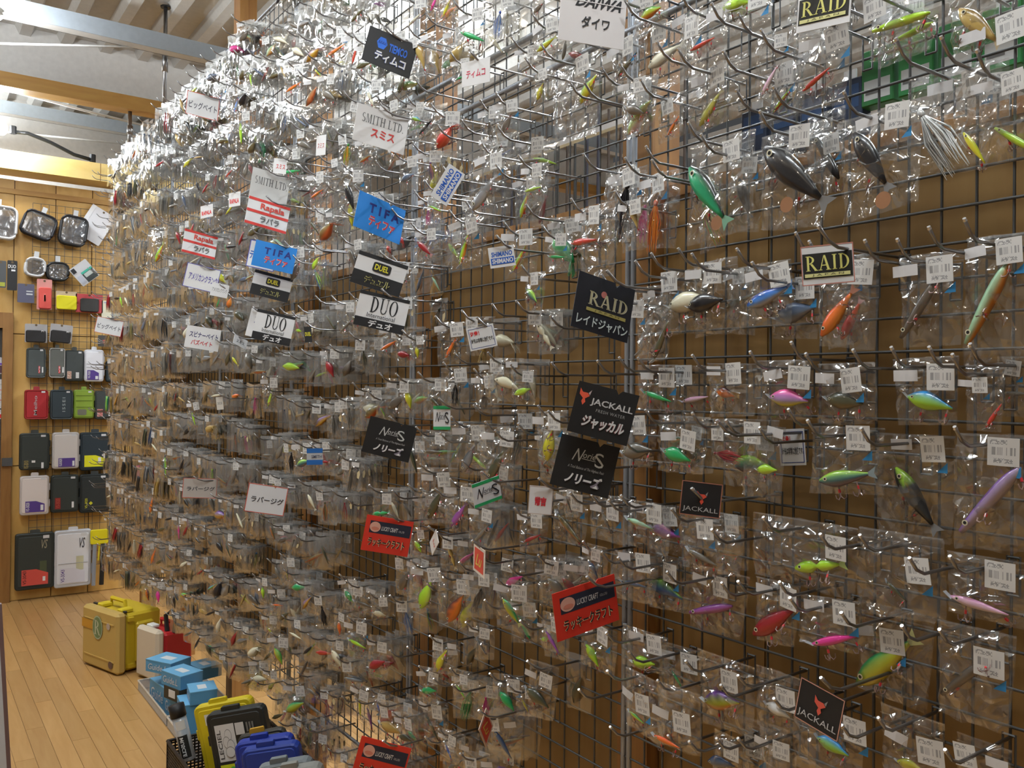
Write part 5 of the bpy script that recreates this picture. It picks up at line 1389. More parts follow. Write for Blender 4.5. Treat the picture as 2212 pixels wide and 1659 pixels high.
vis = []
for b in BAGS:
    x, y, z, ins = screen(b)
    if not ins: b['score'] = -1; continue
    b['score'] = b['w'] * b['h'] / z ** 2 * (1 + b['pri'] * 0.35)
order = sorted([b for b in BAGS if b['score'] > 0], key=lambda b: -b['score'])
NEAR, REST = order[:300], order[300:]
GRP = 'bagged lures hanging on the wire grid'
names_used = {}
for b in NEAR:
    words, kn = PAL[b['pal']][0], KNAME[b['kind']]
    lab = unique_label('clear bag with %s %s%s, ' % (words, kn, ' and copper disc' if b['disc'] else '') + '%s the %s', b['p'] - np.array([0, 0, b['h'] / 2]))
    root = thing('bagged_lure', lab, 'fishing lure', tuple(b['p']), (0, b['roll'], b['yaw']), GRP)
    fi = random.randrange(len(FILM_ME))
    f_ = link('bag', FILM_ME[fi], root); f_.scale = (b['w'], 0.8 if b.get('slim') else 1.0 + b['L'] * 4, b['h'])
    near = b['score'] > 0.006
    lure = link('lure', lure_mesh(b['kind'], b['pal']), root, (b['lo'][0], -0.008 - b['L'] * 0.03, b['lo'][1]), (0, -b['an'], 0)); lure.scale = (b['L'],) * 3
    if b['kind'] in HOOKPTS:
        for hx, hz in HOOKPTS[b['kind']]:
            hk = link('treble_hook', HOOK_ME, lure, (hx, -0.01, hz), (0, b['an'] + random.gauss(0, 0.35), random.uniform(0, 2)))
            s = min(0.021 / b['L'], 0.30); hk.scale = (s, s, s)
        if b['kind'] in LIP:
            link('diving_lip', LIP_ME, lure, (-0.48, 0, -0.02), (0, 0.55, 0))
    if b['lab'] is None: b['lab'] = (b['w'] * 0.24, -b['h'] * 0.2)
    lw = min(0.030 if b['far'] else 0.036, b['w'] * 0.42)
    yl = -0.0145 - b['L'] * 0.03
    lb = link('price_label', LABEL_ME, root, (b['lab'][0], yl, b['lab'][1]), (0.05, random.gauss(0, 0.06), random.gauss(0, 0.08))); lb.scale = (lw, lw, lw * 0.98)
    if random.random() < 0.75:
        sx = b['lab'][0] - lw * 1.35 if b['lab'][0] > -0.005 else b['lab'][0] + lw * 1.3
        st = link('name_sticker', STICK_ME, root, (max(-b['w'] * 0.38, min(b['w'] * 0.38, sx)), yl + 0.003, b['lab'][1] + lw * 0.1), (0.05, random.gauss(0, 0.1), random.gauss(0, 0.08))); st.scale = (lw * 0.95, lw, lw * 0.42)
    if near and random.random() < 0.6:
        tb = link('blue_tab', TAB_ME, root, (b['lab'][0] + lw * 0.32, yl + 0.004, b['lab'][1] - lw * 0.68)); tb.scale = (lw * 0.42, 1, lw * 0.4)
    if b['disc']:
        dc = link('copper_blade', DISC_ME, root, (b['disc'][0], -0.02 - b['L'] * 0.06, b['disc'][1])); dc.scale = (b['disc'][2] * 1.1,) * 3

# ---- the rest, past the first 300, joined
def joined(name, parts, mats, label, cat):
    nv = sum(len(p[0]) for p in parts); nt = sum(len(p[1]) for p in parts)
    V = np.empty((nv, 3), np.float32); T = np.empty((nt, 3), np.int32); MI = np.empty(nt, np.int32); Cc = np.ones((nv, 4), np.float32)
    a = t = 0
    for v, tr, mi, c in parts:
        V[a:a + len(v)] = v; T[t:t + len(tr)] = tr + a; MI[t:t + len(tr)] = mi; Cc[a:a + len(v), :3] = c
        a += len(v); t += len(tr)
    me = bpy.data.meshes.new(name)
    me.vertices.add(nv); me.vertices.foreach_set('co', V.ravel())
    me.loops.add(nt * 3); me.loops.foreach_set('vertex_index', T.ravel())
    me.polygons.add(nt); me.polygons.foreach_set('loop_start', np.arange(0, nt * 3, 3, dtype=np.int32))
    for m in mats: me.materials.append(MAT[m])
    me.polygons.foreach_set('material_index', MI)
    ca = me.attributes.new('Col', 'FLOAT_COLOR', 'POINT'); ca.data.foreach_set('color', Cc.ravel())
    me.update(calc_edges=True); me.validate()
    o = link(name, me)
    return tag(o, label, cat, kind='stuff')


QA = quad_mb().arrays()
parts = []
for b in REST:
    Rm = rotm('Z', b['yaw']) @ rotm('Y', b['roll'])
    P = b['p']
    v, tr, mi, c = random.choice(FILM_F)
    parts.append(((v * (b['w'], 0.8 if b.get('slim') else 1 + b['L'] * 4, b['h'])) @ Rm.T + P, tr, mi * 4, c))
    v, tr, mi, c = lure_arr(b['kind'], b['pal'])
    parts.append((((v * b['L']) @ rotm('Y', -b['an']).T + (b['lo'][0], -0.008, b['lo'][1])) @ Rm.T + P, tr, mi * 0 + 1, c))
    lw = min(0.030, b['w'] * 0.36)
    v, tr, mi, c = QA
    lx, lz = b['lab'] if b['lab'] else (b['w'] * 0.24, -b['h'] * 0.2)
    if random.random() < 0.3: parts.append(((v * lw + (lx, -0.012, lz)) @ Rm.T + P, tr, mi * 0 + 2, c))
    if random.random() < 0.2:
        parts.append(((v * (lw, 1, lw * 0.4) + (lx - lw * 1.2, -0.010, lz + 0.004)) @ Rm.T + P, tr, mi * 0 + 3, c))
joined('bagged_lures_rest', parts, ['film_far', 'lure_paint', 'price_label', 'sticker', 'pale_top_far'], 'dense rows of small clear lure bags filling the far grid panels', 'fishing lures')

# ---- pegs
def peg_mb():
    mb = MB()
    mb.tube([(0, 0.002, 0), (0, -0.132, -0.001), (0, -0.150, 0.006), (0, -0.166, 0.022)], 0.0024, 6, caps=True)
    return mb


def bracket_mb():
    mb = MB()
    for s in (-1, 1):
        mb.tube([(s * 0.008, -0.004, 0.006), (s * 0.008, -0.004, -0.046)], 0.0017, 4)
    mb.tube([(-0.008, -0.004, -0.046), (0.008, -0.004, -0.046)], 0.0017, 4)
    mb.tube([(-0.008, -0.004, 0.004), (0.008, -0.004, 0.004)], 0.0017, 4)
    return mb


pm('peg_tip_glint', (0.75, 0.75, 0.75), 0.2, 0.6)  # paler than the arm, so the tip's bright highlight is in its colour
PEG_ME = peg_mb().mesh('peg_arm', ['chrome'], True); BR_ME = bracket_mb().mesh('peg_bracket', ['zinc'])
TIP_ME = MB().tube([(0, -0.1645, 0.0205), (0, -0.1672, 0.0233)], [0.0030, 0.0024], 6).mesh('peg_tip_glint', ['peg_tip_glint'])
pv = []
for (x, z, dl, info) in PEGS:
    X, Y, Z = proj((x, -0.1, z))
    if -60 < X < IW + 120 and -80 < Y < IH + 40: pv.append((Z, x, z, dl, info))
pv.sort(key=lambda t: t[0])
for i, (Z, x, z, dl, info) in enumerate(pv[:300]):
    pz_ = np.array((x, 0, z))
    if info: lab = unique_label('wire peg with a %s %s, ' % (PAL[info[1]][0], KNAME[info[0]]) + '%s the %s', pz_)
    else: lab = unique_label('steel wire peg with bare upturned tip, %s the %s', pz_)
    r = thing('wire_peg', lab, 'peg hook', (x, 0, z), group='steel wire pegs on the grid')
    a = link('arm', PEG_ME, r); a.scale = (1, 1 + dl * 4, 1)
    tp = link('tip', TIP_ME, r); tp.scale = (1, 1 + dl * 4, 1)
    link('bracket', BR_ME, r)
pa = peg_mb().arrays()
joined('wire_pegs_rest', [(pa[0] * np.array((1, 1 + dl * 4, 1), np.float32) + np.array((x, 0, z), np.float32), pa[1], pa[2], pa[3]) for (Z, x, z, dl, info) in pv[300:]], ['chrome'], 'many thin steel pegs sticking out of the far grid panels', 'peg hooks')

# ------------------------------------------------------------------ helpers for packaged goods
def rr_pts(w_, h_, r, n=4):
    pts = []
    for cx, cz, a in ((w_ / 2 - r, h_ / 2 - r, 0), (-w_ / 2 + r, h_ / 2 - r, 90), (-w_ / 2 + r, -h_ / 2 + r, 180), (w_ / 2 - r, -h_ / 2 + r, 270)):
        for q in range(n):
            an = math.radians(a + 90 * q / (n - 1)); pts.append((cx + r * math.cos(an), cz + r * math.sin(an)))
    return pts


def rprism(mb, w_, h_, y0, y1, r, ch=0.0, col=(0.5, 0.5, 0.5), mi=0, cx=0, cz=0):
    """rounded plate between y0 (front, smaller) and y1 (back) with a chamfered front edge"""
    rings = [(rr_pts(w_, h_, r), y1)]
    if ch > 0:
        rings += [(rr_pts(w_, h_, r), y0 + ch), (rr_pts(w_ - 2 * ch, h_ - 2 * ch, max(r - ch, 0.001)), y0)]
    else:
        rings += [(rr_pts(w_, h_, r), y0)]
    n = len(rings[0][0]); vs = []; fs = []
    for pts, y in rings: vs += [(a + cx, y, b + cz) for a, b in pts]
    for k in range(len(rings) - 1):
        for i in range(n):
            j = (i + 1) % n; fs.append((k * n + i, (k + 1) * n + i, (k + 1) * n + j, k * n + j))
    fs.append(tuple(range(n))[::-1]); fs.append(tuple((len(rings) - 1) * n + i for i in range(n)))
    return mb.add(vs, fs, col, mi)


def wall_frame(x0, y0, x1, y1, xp, roll=0.0):
    a, b = at(x0, y0, 0, xp), at(x1, y1, 0, xp); c = at((x0 + x1) / 2, (y0 + y1) / 2, 0, xp)
    M = Matrix(((0, -1, 0, c[0]), (1, 0, 0, c[1]), (0, 0, 1, c[2]), (0, 0, 0, 1))) @ Matrix.Rotation(roll, 4, 'Y')
    return M, abs(b[1] - a[1]), abs(a[2] - b[2])


BXP = -6.715
BACK_GROUP = 'tackle boxes on the back wall'


def case_on_wall(label, rect, col, label_items=(), tab=True, rim=None, clear=False, sub=(), depth=0.04, roll=0.0):
    M, w_, h_ = wall_frame(*rect, BXP, roll)
    o = thing('tackle_box', label, 'tackle box', group=BACK_GROUP); o.matrix_world = M
    mat = 'clear_plastic' if clear else 'print_ink'
    mb = MB(); rprism(mb, w_, h_, 0, depth, 0.018, 0.006, col); mb.build('box_body', mat, o)
    if clear:
        mb = MB(); rprism(mb, w_ * 0.9, h_ * 0.92, depth * 0.55, depth * 0.8, 0.012, 0, (0.62, 0.60, 0.62)); mb.build('inner_tray', 'print_ink', o)
    mb = MB(); rprism(mb, w_ * 0.86, h_ * 0.88, -0.003, 0.002, 0.012, 0.002, tuple(min(1, c * 1.35 + 0.006) for c in col)); mb.build('lid_panel', mat, o)
    if rim:
        pts = rr_pts(w_ * 0.95, h_ * 0.95, 0.014); pts.append(pts[0])
        MB().tube([(a, -0.002, b) for a, b in pts], 0.004, 5, rim).build('lid_rim', 'print_ink', o)
    for k in sub:      # inner dividers
        MB().box((-w_ * 0.4, -0.005, (k - 0.5) * h_ - 0.002), (w_ * 0.4, -0.002, (k - 0.5) * h_ + 0.002), tuple(c * 0.7 for c in col)).build('divider', 'print_ink', o)
    if tab:
        mb = MB(); rprism(mb, w_ * 0.26, 0.03, 0.01, 0.02, 0.008, 0, tuple(min(1, c * 1.2 + 0.03) for c in col), 0, 0, h_ / 2 + 0.008); mb.build('hanging_tab', 'print_ink', o)
    mb = MB().box((w_ * 0.5 - 0.003, 0.008, -h_ * 0.3), (w_ * 0.5 + 0.006, depth - 0.008, -h_ * 0.12), tuple(c * 0.8 for c in col)); mb.box((w_ * 0.5 - 0.003, 0.008, h_ * 0.12), (w_ * 0.5 + 0.006, depth - 0.008, h_ * 0.3), tuple(c * 0.8 for c in col)); mb.build('latches', 'print_ink', o)
    MB().add([(w_ * 0.20, -0.0045, h_ * 0.40), (w_ * 0.36, -0.0045, h_ * 0.40), (w_ * 0.36, -0.0045, h_ * 0.455), (w_ * 0.20, -0.0045, h_ * 0.455)], [(0, 1, 2, 3)]).build('price_sticker', 'sticker', o)
    if label_items: draw(o, w_, h_, label_items, -0.0042)
    return o


DK, DKB, DKG = (0.035, 0.042, 0.042), (0.018, 0.028, 0.034), (0.022, 0.028, 0.025)


def strip(x0, z0, x1, z1, c1, txt, tc, c2=(0.75, 0.75, 0.75)):
    return [('rect', (x0, z0, x0 + (x1 - x0) * 0.35, z1), c1), ('text', txt, (x0 + 0.02, z0 + 0.01, x0 + (x1 - x0) * 0.33, z1 - 0.01), tc, {'rot': 90}), ('rect', (x0 + (x1 - x0) * 0.72, z0 + 0.02, x1, z1 - 0.03), c2)]


PUR = (0.10, 0.05, 0.28)
PENT = lambda c, b: ('poly', [[(0, 0), (1, 0), (1, 0.72), (0.55, 1), (0, 1)]], b, c)
case_on_wall('dark grey lure box with red strip label, leftmost of its row', (58, 751, 98, 817), (0.05, 0.06, 0.06), strip(0.62, 0.16, 0.88, 0.40, (0.6, 0.03, 0.03), 'VS', (0.8, 0.7, 0.7)), rim=(0.07, 0.08, 0.08))
case_on_wall('smoky lure box with pale rim and red strip label', (107, 751, 140, 817), (0.09, 0.095, 0.085), strip(0.58, 0.16, 0.92, 0.40, (0.6, 0.03, 0.03), 'VS', (0.8, 0.7, 0.7)), rim=(0.38, 0.37, 0.35))
case_on_wall('dark lure box with pink and white labels at its foot', (141, 756, 181, 824), DK, strip(0.12, 0.08, 0.74, 0.32, (0.75, 0.55, 0.45), 'VS-820', (0.3, 0.1, 0.05)))
case_on_wall('milky white lure box with violet pentagon label, among dark boxes', (183, 755, 224, 825), (0.62, 0.62, 0.66), [PENT(PUR, (0.14, 0.06, 0.74, 0.36)), ('text', 'VS-7020', (0.18, 0.10, 0.30, 0.33), C_W, {'rot': 90}), ('rect', (0.56, 0.08, 0.70, 0.18), C_W)], sub=(0.45, 0.55))
case_on_wall('black lure box half hidden by the end of the grid', (230, 779, 266, 826), DKB, [('rect', (0.5, 0.5, 0.6, 0.62), C_W)])
case_on_wall('dark red lure box with vertical silver lettering', (54, 842, 104, 906), (0.30, 0.008, 0.012), [('text', 'Meiho', (0.38, 0.14, 0.52, 0.80), (0.45, 0.38, 0.38), {'rot': 90})], rim=(0.36, 0.02, 0.02))
case_on_wall('navy grey lure box with spaced vertical letters', (110, 842, 157, 906), (0.022, 0.035, 0.045), [('text', 'ISSEI', (0.52, 0.26, 0.66, 0.74), (0.4, 0.45, 0.46), {'rot': 90, 'sp': 1.3})], rim=(0.06, 0.075, 0.085))
case_on_wall('moss green lure box with ribbed compartments', (160, 842, 203, 904), (0.20, 0.30, 0.03), [('rrect', (0.18, 0.12, 0.62, 0.32), (0.19, 0.19, 0.14))], sub=(0.40, 0.62, 0.8))
case_on_wall('dark lure box with pink and white labels beside the green one', (206, 844, 250, 906), DK, strip(0.10, 0.10, 0.85, 0.36, (0.72, 0.35, 0.32), 'VS-820', (0.4, 0.05, 0.05)))
case_on_wall('large dark lure box with gold lettering', (43, 937, 107, 1014), DKG, [('text', 'VS-3010', (0.14, 0.04, 0.30, 0.26), (0.45, 0.35, 0.12), {'rot': 90}), ('rect', (0.40, 0.20, 0.52, 0.26), C_W), ('rect', (0.72, 0.04, 0.80, 0.20), C_W)])
case_on_wall('large ribbed translucent lure box with violet label', (114, 935, 171, 1012), (0.52, 0.48, 0.46), [('rect', (0.22, 0.06, 0.84, 0.30), PUR), ('text', 'VS-3010NDM', (0.24, 0.08, 0.36, 0.28), C_W, {'rot': 90}), ('rect', (0.74, 0.08, 0.82, 0.22), C_W)])
case_on_wall('navy lure box with bright yellow pentagon label', (174, 935, 237, 1015), (0.012, 0.022, 0.03), [PENT((0.80, 0.78, 0.02), (0.14, 0.10, 0.82, 0.40)), ('rect', (0.60, 0.20, 0.70, 0.34), C_W)])
case_on_wall('clear shallow lure box with violet pentagon label, below the gold lettered one', (44, 1030, 106, 1111), (0.60, 0.54, 0.52), [PENT(PUR, (0.18, 0.08, 0.84, 0.36)), ('text', 'VS-3020', (0.20, 0.10, 0.32, 0.33), C_W, {'rot': 90}), ('rect', (0.70, 0.12, 0.80, 0.26), C_W)])
case_on_wall('dark green black lure box with red lettered label', (111, 1028, 170, 1105), DKG, [('rect', (0.14, 0.10, 0.34, 0.40), (0.28, 0.02, 0.02)), ('text', 'VS-3020', (0.17, 0.12, 0.31, 0.38), (0.5, 0.1, 0.06), {'rot': 90}), ('rect', (0.74, 0.12, 0.82, 0.28), C_W)])
case_on_wall('black lure box with small yellow lettering', (173, 1026, 236, 1105), (0.012, 0.016, 0.016), [('text', 'VS-3020', (0.17, 0.12, 0.26, 0.38), (0.65, 0.62, 0.03), {'rot': 90}), ('poly', [[(0, 0.5), (0.5, 0), (1, 0.5), (0.5, 1)]], (0.3, 0.2, 0.44, 0.3), (0.65, 0.62, 0.03))])
case_on_wall('biggest dark tackle box with bright red pentagon label', (34, 1156, 117, 1269), DKG, [('rect', (0.62, 0.20, 0.80, 0.50), (0.08, 0.10, 0.05)), PENT((0.70, 0.09, 0.07), (0.16, 0.08, 0.84, 0.36)), ('text', 'VS-3043', (0.19, 0.10, 0.28, 0.34), (0.08, 0.02, 0.02), {'rot': 90}), ('rect', (0.70, 0.14, 0.77, 0.22), C_W), ('text', 'VS', (0.66, 0.72, 0.82, 0.88), (0.35, 0.32, 0.22), {'shear': 0.3})])
case_on_wall('biggest translucent tackle box with white pentagon label', (119, 1149, 197, 1264), (0.60, 0.60, 0.63), [('rect', (0.58, 0.30, 0.78, 0.54), (0.62, 0.60, 0.40)), PENT((0.74, 0.72, 0.80), (0.14, 0.08, 0.82, 0.34)), ('text', 'VS-3043', (0.17, 0.10, 0.27, 0.32), PUR, {'rot': 90}), ('text', 'VS', (0.66, 0.68, 0.82, 0.86), (0.06, 0.06, 0.07), {'shear': 0.3})], sub=(0.42,))


def pouch(label, rect, trim, roll=0.0, body='pouch_clear', name='clear_pouch'):
    M, w_, h_ = wall_frame(*rect, -6.70, roll)
    o = thing(name, label, 'pouch', group='clear pouches on the back wall'); o.matrix_world = M
    mb = MB(); rprism(mb, w_ * 0.94, h_ * 0.94, -0.006, 0.004, 0.035, 0.006); mb.build('clear_front', body, o)
    mb = MB(); rprism(mb, w_ * 0.94, h_ * 0.94, 0.05, 0.054, 0.035); mb.build('back_panel', 'clear_tray', o)
    for nm, y, r in (('front_piping', 0.0, 0.008), ('back_piping', 0.05, 0.008)):
        pts = rr_pts(w_, h_, 0.04); pts.append(pts[0])
        MB().tube([(a, y, b) for a, b in pts], r, 6, trim).build(nm, 'print_ink', o)
    pts = rr_pts(w_, h_, 0.04)
    mb = MB(); n = len(pts)
    mb.add([(a, y, b) for y in (0.0, 0.05) for a, b in pts], [(i, i + n, (i + 1) % n + n, (i + 1) % n) for i in range(n)], tuple(c * 0.8 for c in trim)); mb.build('gusset', 'print_ink', o)
    MB().box((-w_ * 0.3, -0.004, h_ * 0.38), (w_ * 0.3, 0.0, h_ * 0.40), (0.3, 0.3, 0.3)).build('zipper', 'print_ink', o)
    MB().box((-0.015, 0.02, h_ * 0.5), (0.015, 0.024, h_ * 0.5 + 0.05), (0.6, 0.6, 0.6)).build('hang_tag', 'print_ink', o)
    return o


pouch('large white piped clear pouch', (-45, 440, 36, 516), (0.75, 0.74, 0.74), 0.05)
pouch('large black piped clear pouch with glossy front', (50, 456, 119, 515), (0.012, 0.012, 0.018), 0.32)
pouch('grey clear pouch with black piping beside the white card', (132, 465, 187, 531), (0.02, 0.02, 0.022), 0.12)
pouch('small round milky pouch', (56, 556, 97, 597), (0.65, 0.65, 0.66), 0.1)
pouch('small round black pouch with clear window', (103, 566, 148, 606), (0.012, 0.014, 0.016), 0.0)


def hang_card(name, label, cat, rect, col, items, roll=0.0, xp=-6.70, th=0.003, mat='print_ink', extra=None):
    M, w_, h_ = wall_frame(*rect, xp, roll)
    o = thing(name, label, cat, group='packets hung on the back wall'); o.matrix_world = M
    mb = MB(); rprism(mb, w_, h_, 0, th, 0.006, 0, col); mb.build('backing_card', mat, o)
    MB().disc((0, -0.0006, h_ * 0.44), 0.008, 8, 1, (0.12, 0.08, 0.04)).build('hang_hole', 'print_ink', o)
    if items: draw(o, w_, h_, items, -0.0008)
    if extra:
        for nm, bx, d, c in extra:
            mb = MB(); rprism(mb, (bx[2] - bx[0]) * w_, (bx[3] - bx[1]) * h_, -d, 0, 0.012, 0.004, c, 0, ((bx[0] + bx[2]) / 2 - 0.5) * w_, ((bx[1] + bx[3]) / 2 - 0.5) * h_); mb.build(nm, 'print_ink', o)
    return o


hang_card('blank_card', 'plain white board leaning out beside the black pouch', 'card', (178, 446, 236, 526), (0.80, 0.80, 0.84), [('rect', (0, 0, 0.16, 1), (0.9, 0.9, 0.92))], 0.5, -6.755)
hang_card('glove_packet', 'grey packet with teal striped label, hung askew', 'packet', (158, 566, 206, 612), (0.62, 0.62, 0.64), [('rect', (0.42, 0.35, 0.98, 0.95), (0.04, 0.05, 0.05)), ('rect', (0.42, 0.35, 0.52, 0.95), (0.05, 0.45, 0.32)), ('rect', (0.54, 0.42, 0.74, 0.86), (0.5, 0.55, 0.52)), ('rect', (0.5, 0.06, 0.92, 0.3), (0.5, 0.52, 0.6)), ('rect', (0.06, 0.04, 0.30, 0.24), C_K)], 0.85, -6.66)
hang_card('navy_packet', 'small navy packet with white print', 'packet', (38, 612, 74, 655), (0.10, 0.10, 0.16), [('rect', (0.52, 0.58, 0.9, 0.64), (0.6, 0.62, 0.65)), ('rect', (0.52, 0.42, 0.9, 0.5), (0.6, 0.62, 0.65))])
hang_card('red_case_packet', 'clear packet holding a bright red lure case', 'packet', (80, 602, 112, 670), (0.70, 0.30, 0.27), [], 0, -6.70, 0.003, 'print_ink', [('red_case', (0.12, 0.03, 0.95, 0.72), 0.02, (0.75, 0.10, 0.08)), ('case_rib', (0.42, 0.25, 0.58, 0.5), 0.024, (0.72, 0.2, 0.18))])
hang_card('yellow_case_packet', 'clear packet holding a bright yellow case', 'packet', (121, 628, 166, 671), (0.55, 0.42, 0.30), [], 0, -6.70, 0.003, 'print_ink', [('yellow_case', (0.02, 0.02, 0.98, 0.76), 0.022, (0.80, 0.72, 0.01))])
hang_card('black_case_packet', 'red edged packet holding a black case', 'packet', (164, 634, 222, 677), (0.55, 0.06, 0.07), [], 0, -6.70, 0.003, 'print_ink', [('black_case', (0.16, 0.04, 0.84, 0.76), 0.02, (0.03, 0.028, 0.026))])
hang_card('cream_card', 'cream price card beside the end of the grid', 'card', (220, 649, 262, 690), (0.78, 0.74, 0.58), [('ell', (0.1, 0.85, 0.3, 0.93), (0.4, 0.45, 0.6))])
for i, (r, s) in enumerate((((54, 699, 102, 741), 'black pouch packet with silver header, left of its twin'), ((108, 700, 156, 742), 'black pouch packet with silver header and glinting wrap'))):
    hang_card('black_pouch_packet', s, 'packet', r, (0.42, 0.40, 0.40), [], 0.08 * i, -6.70, 0.003, 'print_ink', [('black_pouch', (0.04, 0.02, 0.92, 0.66), 0.018, (0.014, 0.012, 0.013)), ('price_sticker', (0.70, 0.56, 0.86, 0.66), 0.0195, (0.75, 0.72, 0.70))])
hang_card('dark_packet', 'dark packet with grey window and yellow corner', 'packet', (-10, 562, 13, 622), (0.08, 0.085, 0.09), [('rect', (0.2, 0.05, 0.9, 0.2), (0.4, 0.42, 0.05))])
hang_card('black_slim_packet', 'slim black packet with three white letters', 'packet', (16, 562, 37, 628), (0.015, 0.015, 0.016), [('text', 'DUO', (0.08, 0.74, 0.86, 0.86), C_W, {'bold': 0.02}), ('rect', (0.4, 0.64, 0.8, 0.70), C_W)])
hang_card('dark_box_packet', 'small dark packet below the far end katakana card', 'packet', (212, 724, 262, 750), (0.06, 0.055, 0.05), [('rect', (0.2, 0.3, 0.3, 0.6), (0.5, 0.1, 0.08))])
# yellow headed plier pack
M_, w_, h_ = wall_frame(196, 1146, 233, 1262, -6.68)
pl = thing('plier_pack', 'yellow handled tool pack with grey and black grips', 'tool'); pl.matrix_world = M_
mb = MB(); rprism(mb, w_, h_ * 0.26, 0, 0.02, 0.012, 0.003, (0.80, 0.68, 0.01), 0, 0, h_ * 0.37); mb.build('yellow_header', 'print_ink', pl)
MB().tube([(-w_ * 0.25, 0.01, h_ * 0.24), (-w_ * 0.3, 0.01, -h_ * 0.5)], 0.014, 6, (0.30, 0.32, 0.36)).build('grey_grip', 'print_ink', pl)
MB().tube([(w_ * 0.22, 0.01, h_ * 0.24), (w_ * 0.15, 0.01, -h_ * 0.5)], 0.016, 6, (0.012, 0.012, 0.012)).build('black_grip', 'print_ink', pl)
MB().tube([(w_ * 0.0, 0.0, h_ * 0.24), (-w_ * 0.05, 0.0, -h_ * 0.05)], 0.005, 5, (0.75, 0.62, 0.02)).build('spring_arm', 'print_ink', pl)
# notices on the door
hang_card('door_notice', 'white printed notice with red lines on the wooden door', 'notice', (-30, 819, 12, 882), (0.78, 0.76, 0.76), [('rect', (0.5, 0.62, 0.9, 0.64), C_R), ('rect', (0.5, 0.82, 0.9, 0.83), (0.3, 0.3, 0.3)), ('rect', (0.5, 0.48, 0.9, 0.49), (0.4, 0.4, 0.4)), ('rect', (0.5, 0.27, 0.8, 0.29), C_R)], 0, -6.786, 0.001)
hang_card('door_poster', 'small poster with purple band above the door notice', 'notice', (-30, 771, 4, 808), (0.70, 0.68, 0.72), [('rect', (0.5, 0.55, 1, 0.65), (0.15, 0.05, 0.5)), ('rect', (0.5, 0.06, 1, 0.5), (0.1, 0.04, 0.06))], 0, -6.786, 0.001)
hang_card('door_sticker', 'small white and red sticker under the door notice', 'notice', (-20, 885, 3, 905), (0.78, 0.76, 0.75), [('rect', (0.3, 0.1, 1, 0.5), C_R)], 0, -6.786, 0.001)

# small grid on the back wall that the boxes hang from
g = thing('wall_grid', 'thin wire grid fixed on the back wall behind the boxes', 'grid panel', (-6.765, -0.47, 0.2))
for k in range(13):
    link('vertical_wire', wire_mesh(2, 2.55, 0.0016), g, (0, k * 0.05, 0))
for k in range(52):
    link('horizontal_wire', wire_mesh(1, 0.6, 0.0016), g, (0.002, 0, k * 0.05))

# ------------------------------------------------------------------ things on the floor
def yawed(p, q):
    d = np.array(q) - np.array(p); return math.atan2(d[1], d[0])


yw = yawed((-5.08, -0.395), (-4.741, -0.285))
yc = thing('tackle_case', 'large yellow hard case with a green letter emblem', 'tackle case', (-5.08, -0.395, 0.0), (0, 0, yw))
cw, ch_, cdp = 0.356, 0.318, 0.25
lit_tan, yel = (0.56, 0.38, 0.11), (0.62, 0.44, 0.02)  # lid is tan where the body is yellow: light on the front, painted in
mb = MB(); mb.box((0.012, 0.055, 0.012), (cw - 0.012, cdp, ch_ - 0.012), yel, 0, 0.012); mb.build('case_body', 'print_ink', yc)
mb = MB(); mb.box((0, 0, 0.004), (cw, 0.055, ch_), lit_tan, 0, 0.014); mb.build('case_lid', 'print_ink', yc)
for z in (ch_ * 0.20, ch_ * 0.80):
    MB().box((0.03, -0.003, z), (cw - 0.03, 0.001, z + 0.006), tuple(c * 1.1 for c in lit_tan)).build('lid_ridge', 'print_ink', yc)
for zz in (0.03, 0.27):
    MB().box((cw - 0.013, 0.06, zz), (cw + 0.006, 0.09, zz + 0.02), yel).build('hinge', 'print_ink', yc)
MB().box((cw - 0.014, 0.10, 0.05), (cw + 0.012, 0.20, 0.26), tuple(c * 0.9 for c in yel), 0, 0.01).build('side_panel', 'print_ink', yc)
for x in (0.07, 0.27):
    MB().box((x, 0.045, ch_ - 0.012), (x + 0.05, 0.11, ch_ + 0.012), (0.72, 0.55, 0.02), 0, 0.006).build('latch', 'print_ink', yc)
MB().tube([(0.11, 0.10, ch_ - 0.01), (0.12, 0.10, ch_ + 0.035), (0.25, 0.10, ch_ + 0.035), (0.26, 0.10, ch_ - 0.01)], 0.011, 6, (0.72, 0.54, 0.02)).build('handle', 'print_ink', yc)
for x in (0.02, 0.30):
    MB().box((x, 0.05, ch_ - 0.004), (x + 0.04, 0.062, ch_ + 0.004), (0.03, 0.03, 0.03)).build('strap_clip', 'print_ink', yc)
em = link('front_print', None, yc, (cw / 2, -0.0015, ch_ / 2)); bpy.data.objects.remove(em)
mb = MB()
def flat(mb, pts, y, col): mb.add([(a, y, b) for a, b in pts], [tuple(range(len(pts)))], col)
flat(mb, [(0.168 + 0.05 * math.cos(t * math.pi / 8), 0.222 + 0.062 * math.sin(t * math.pi / 8)) for t in range(16)], -0.004, (0.42, 0.52, 0.36))
flat(mb, [(0.168 + 0.044 * math.cos(t * math.pi / 8), 0.222 + 0.055 * math.sin(t * math.pi / 8)) for t in range(16)], -0.0044, (0.16, 0.24, 0.10))
V_, F_, _a = serif_geo('R')
mb.add([(0.138 + a * 0.06, -0.0048, 0.185 + b * 0.075) for a, b in V_], F_, (0.55, 0.58, 0.42)); mb.build('letter_emblem', 'print_ink', yc)
mb = MB(); flat(mb, [(0.008, 0.205), (0.122, 0.205), (0.122, 0.252), (0.008, 0.252)], -0.004, (0.60, 0.30, 0.03)); mb.build('orange_label', 'print_ink', yc)
mb = MB(); flat(mb, [(0.30 + 0.022 * math.cos(t * math.pi / 6), 0.05 + 0.02 * math.sin(t * math.pi / 6)) for t in range(12)], -0.004, (0.14, 0.08, 0.06)); mb.build('round_sticker', 'print_ink', yc)
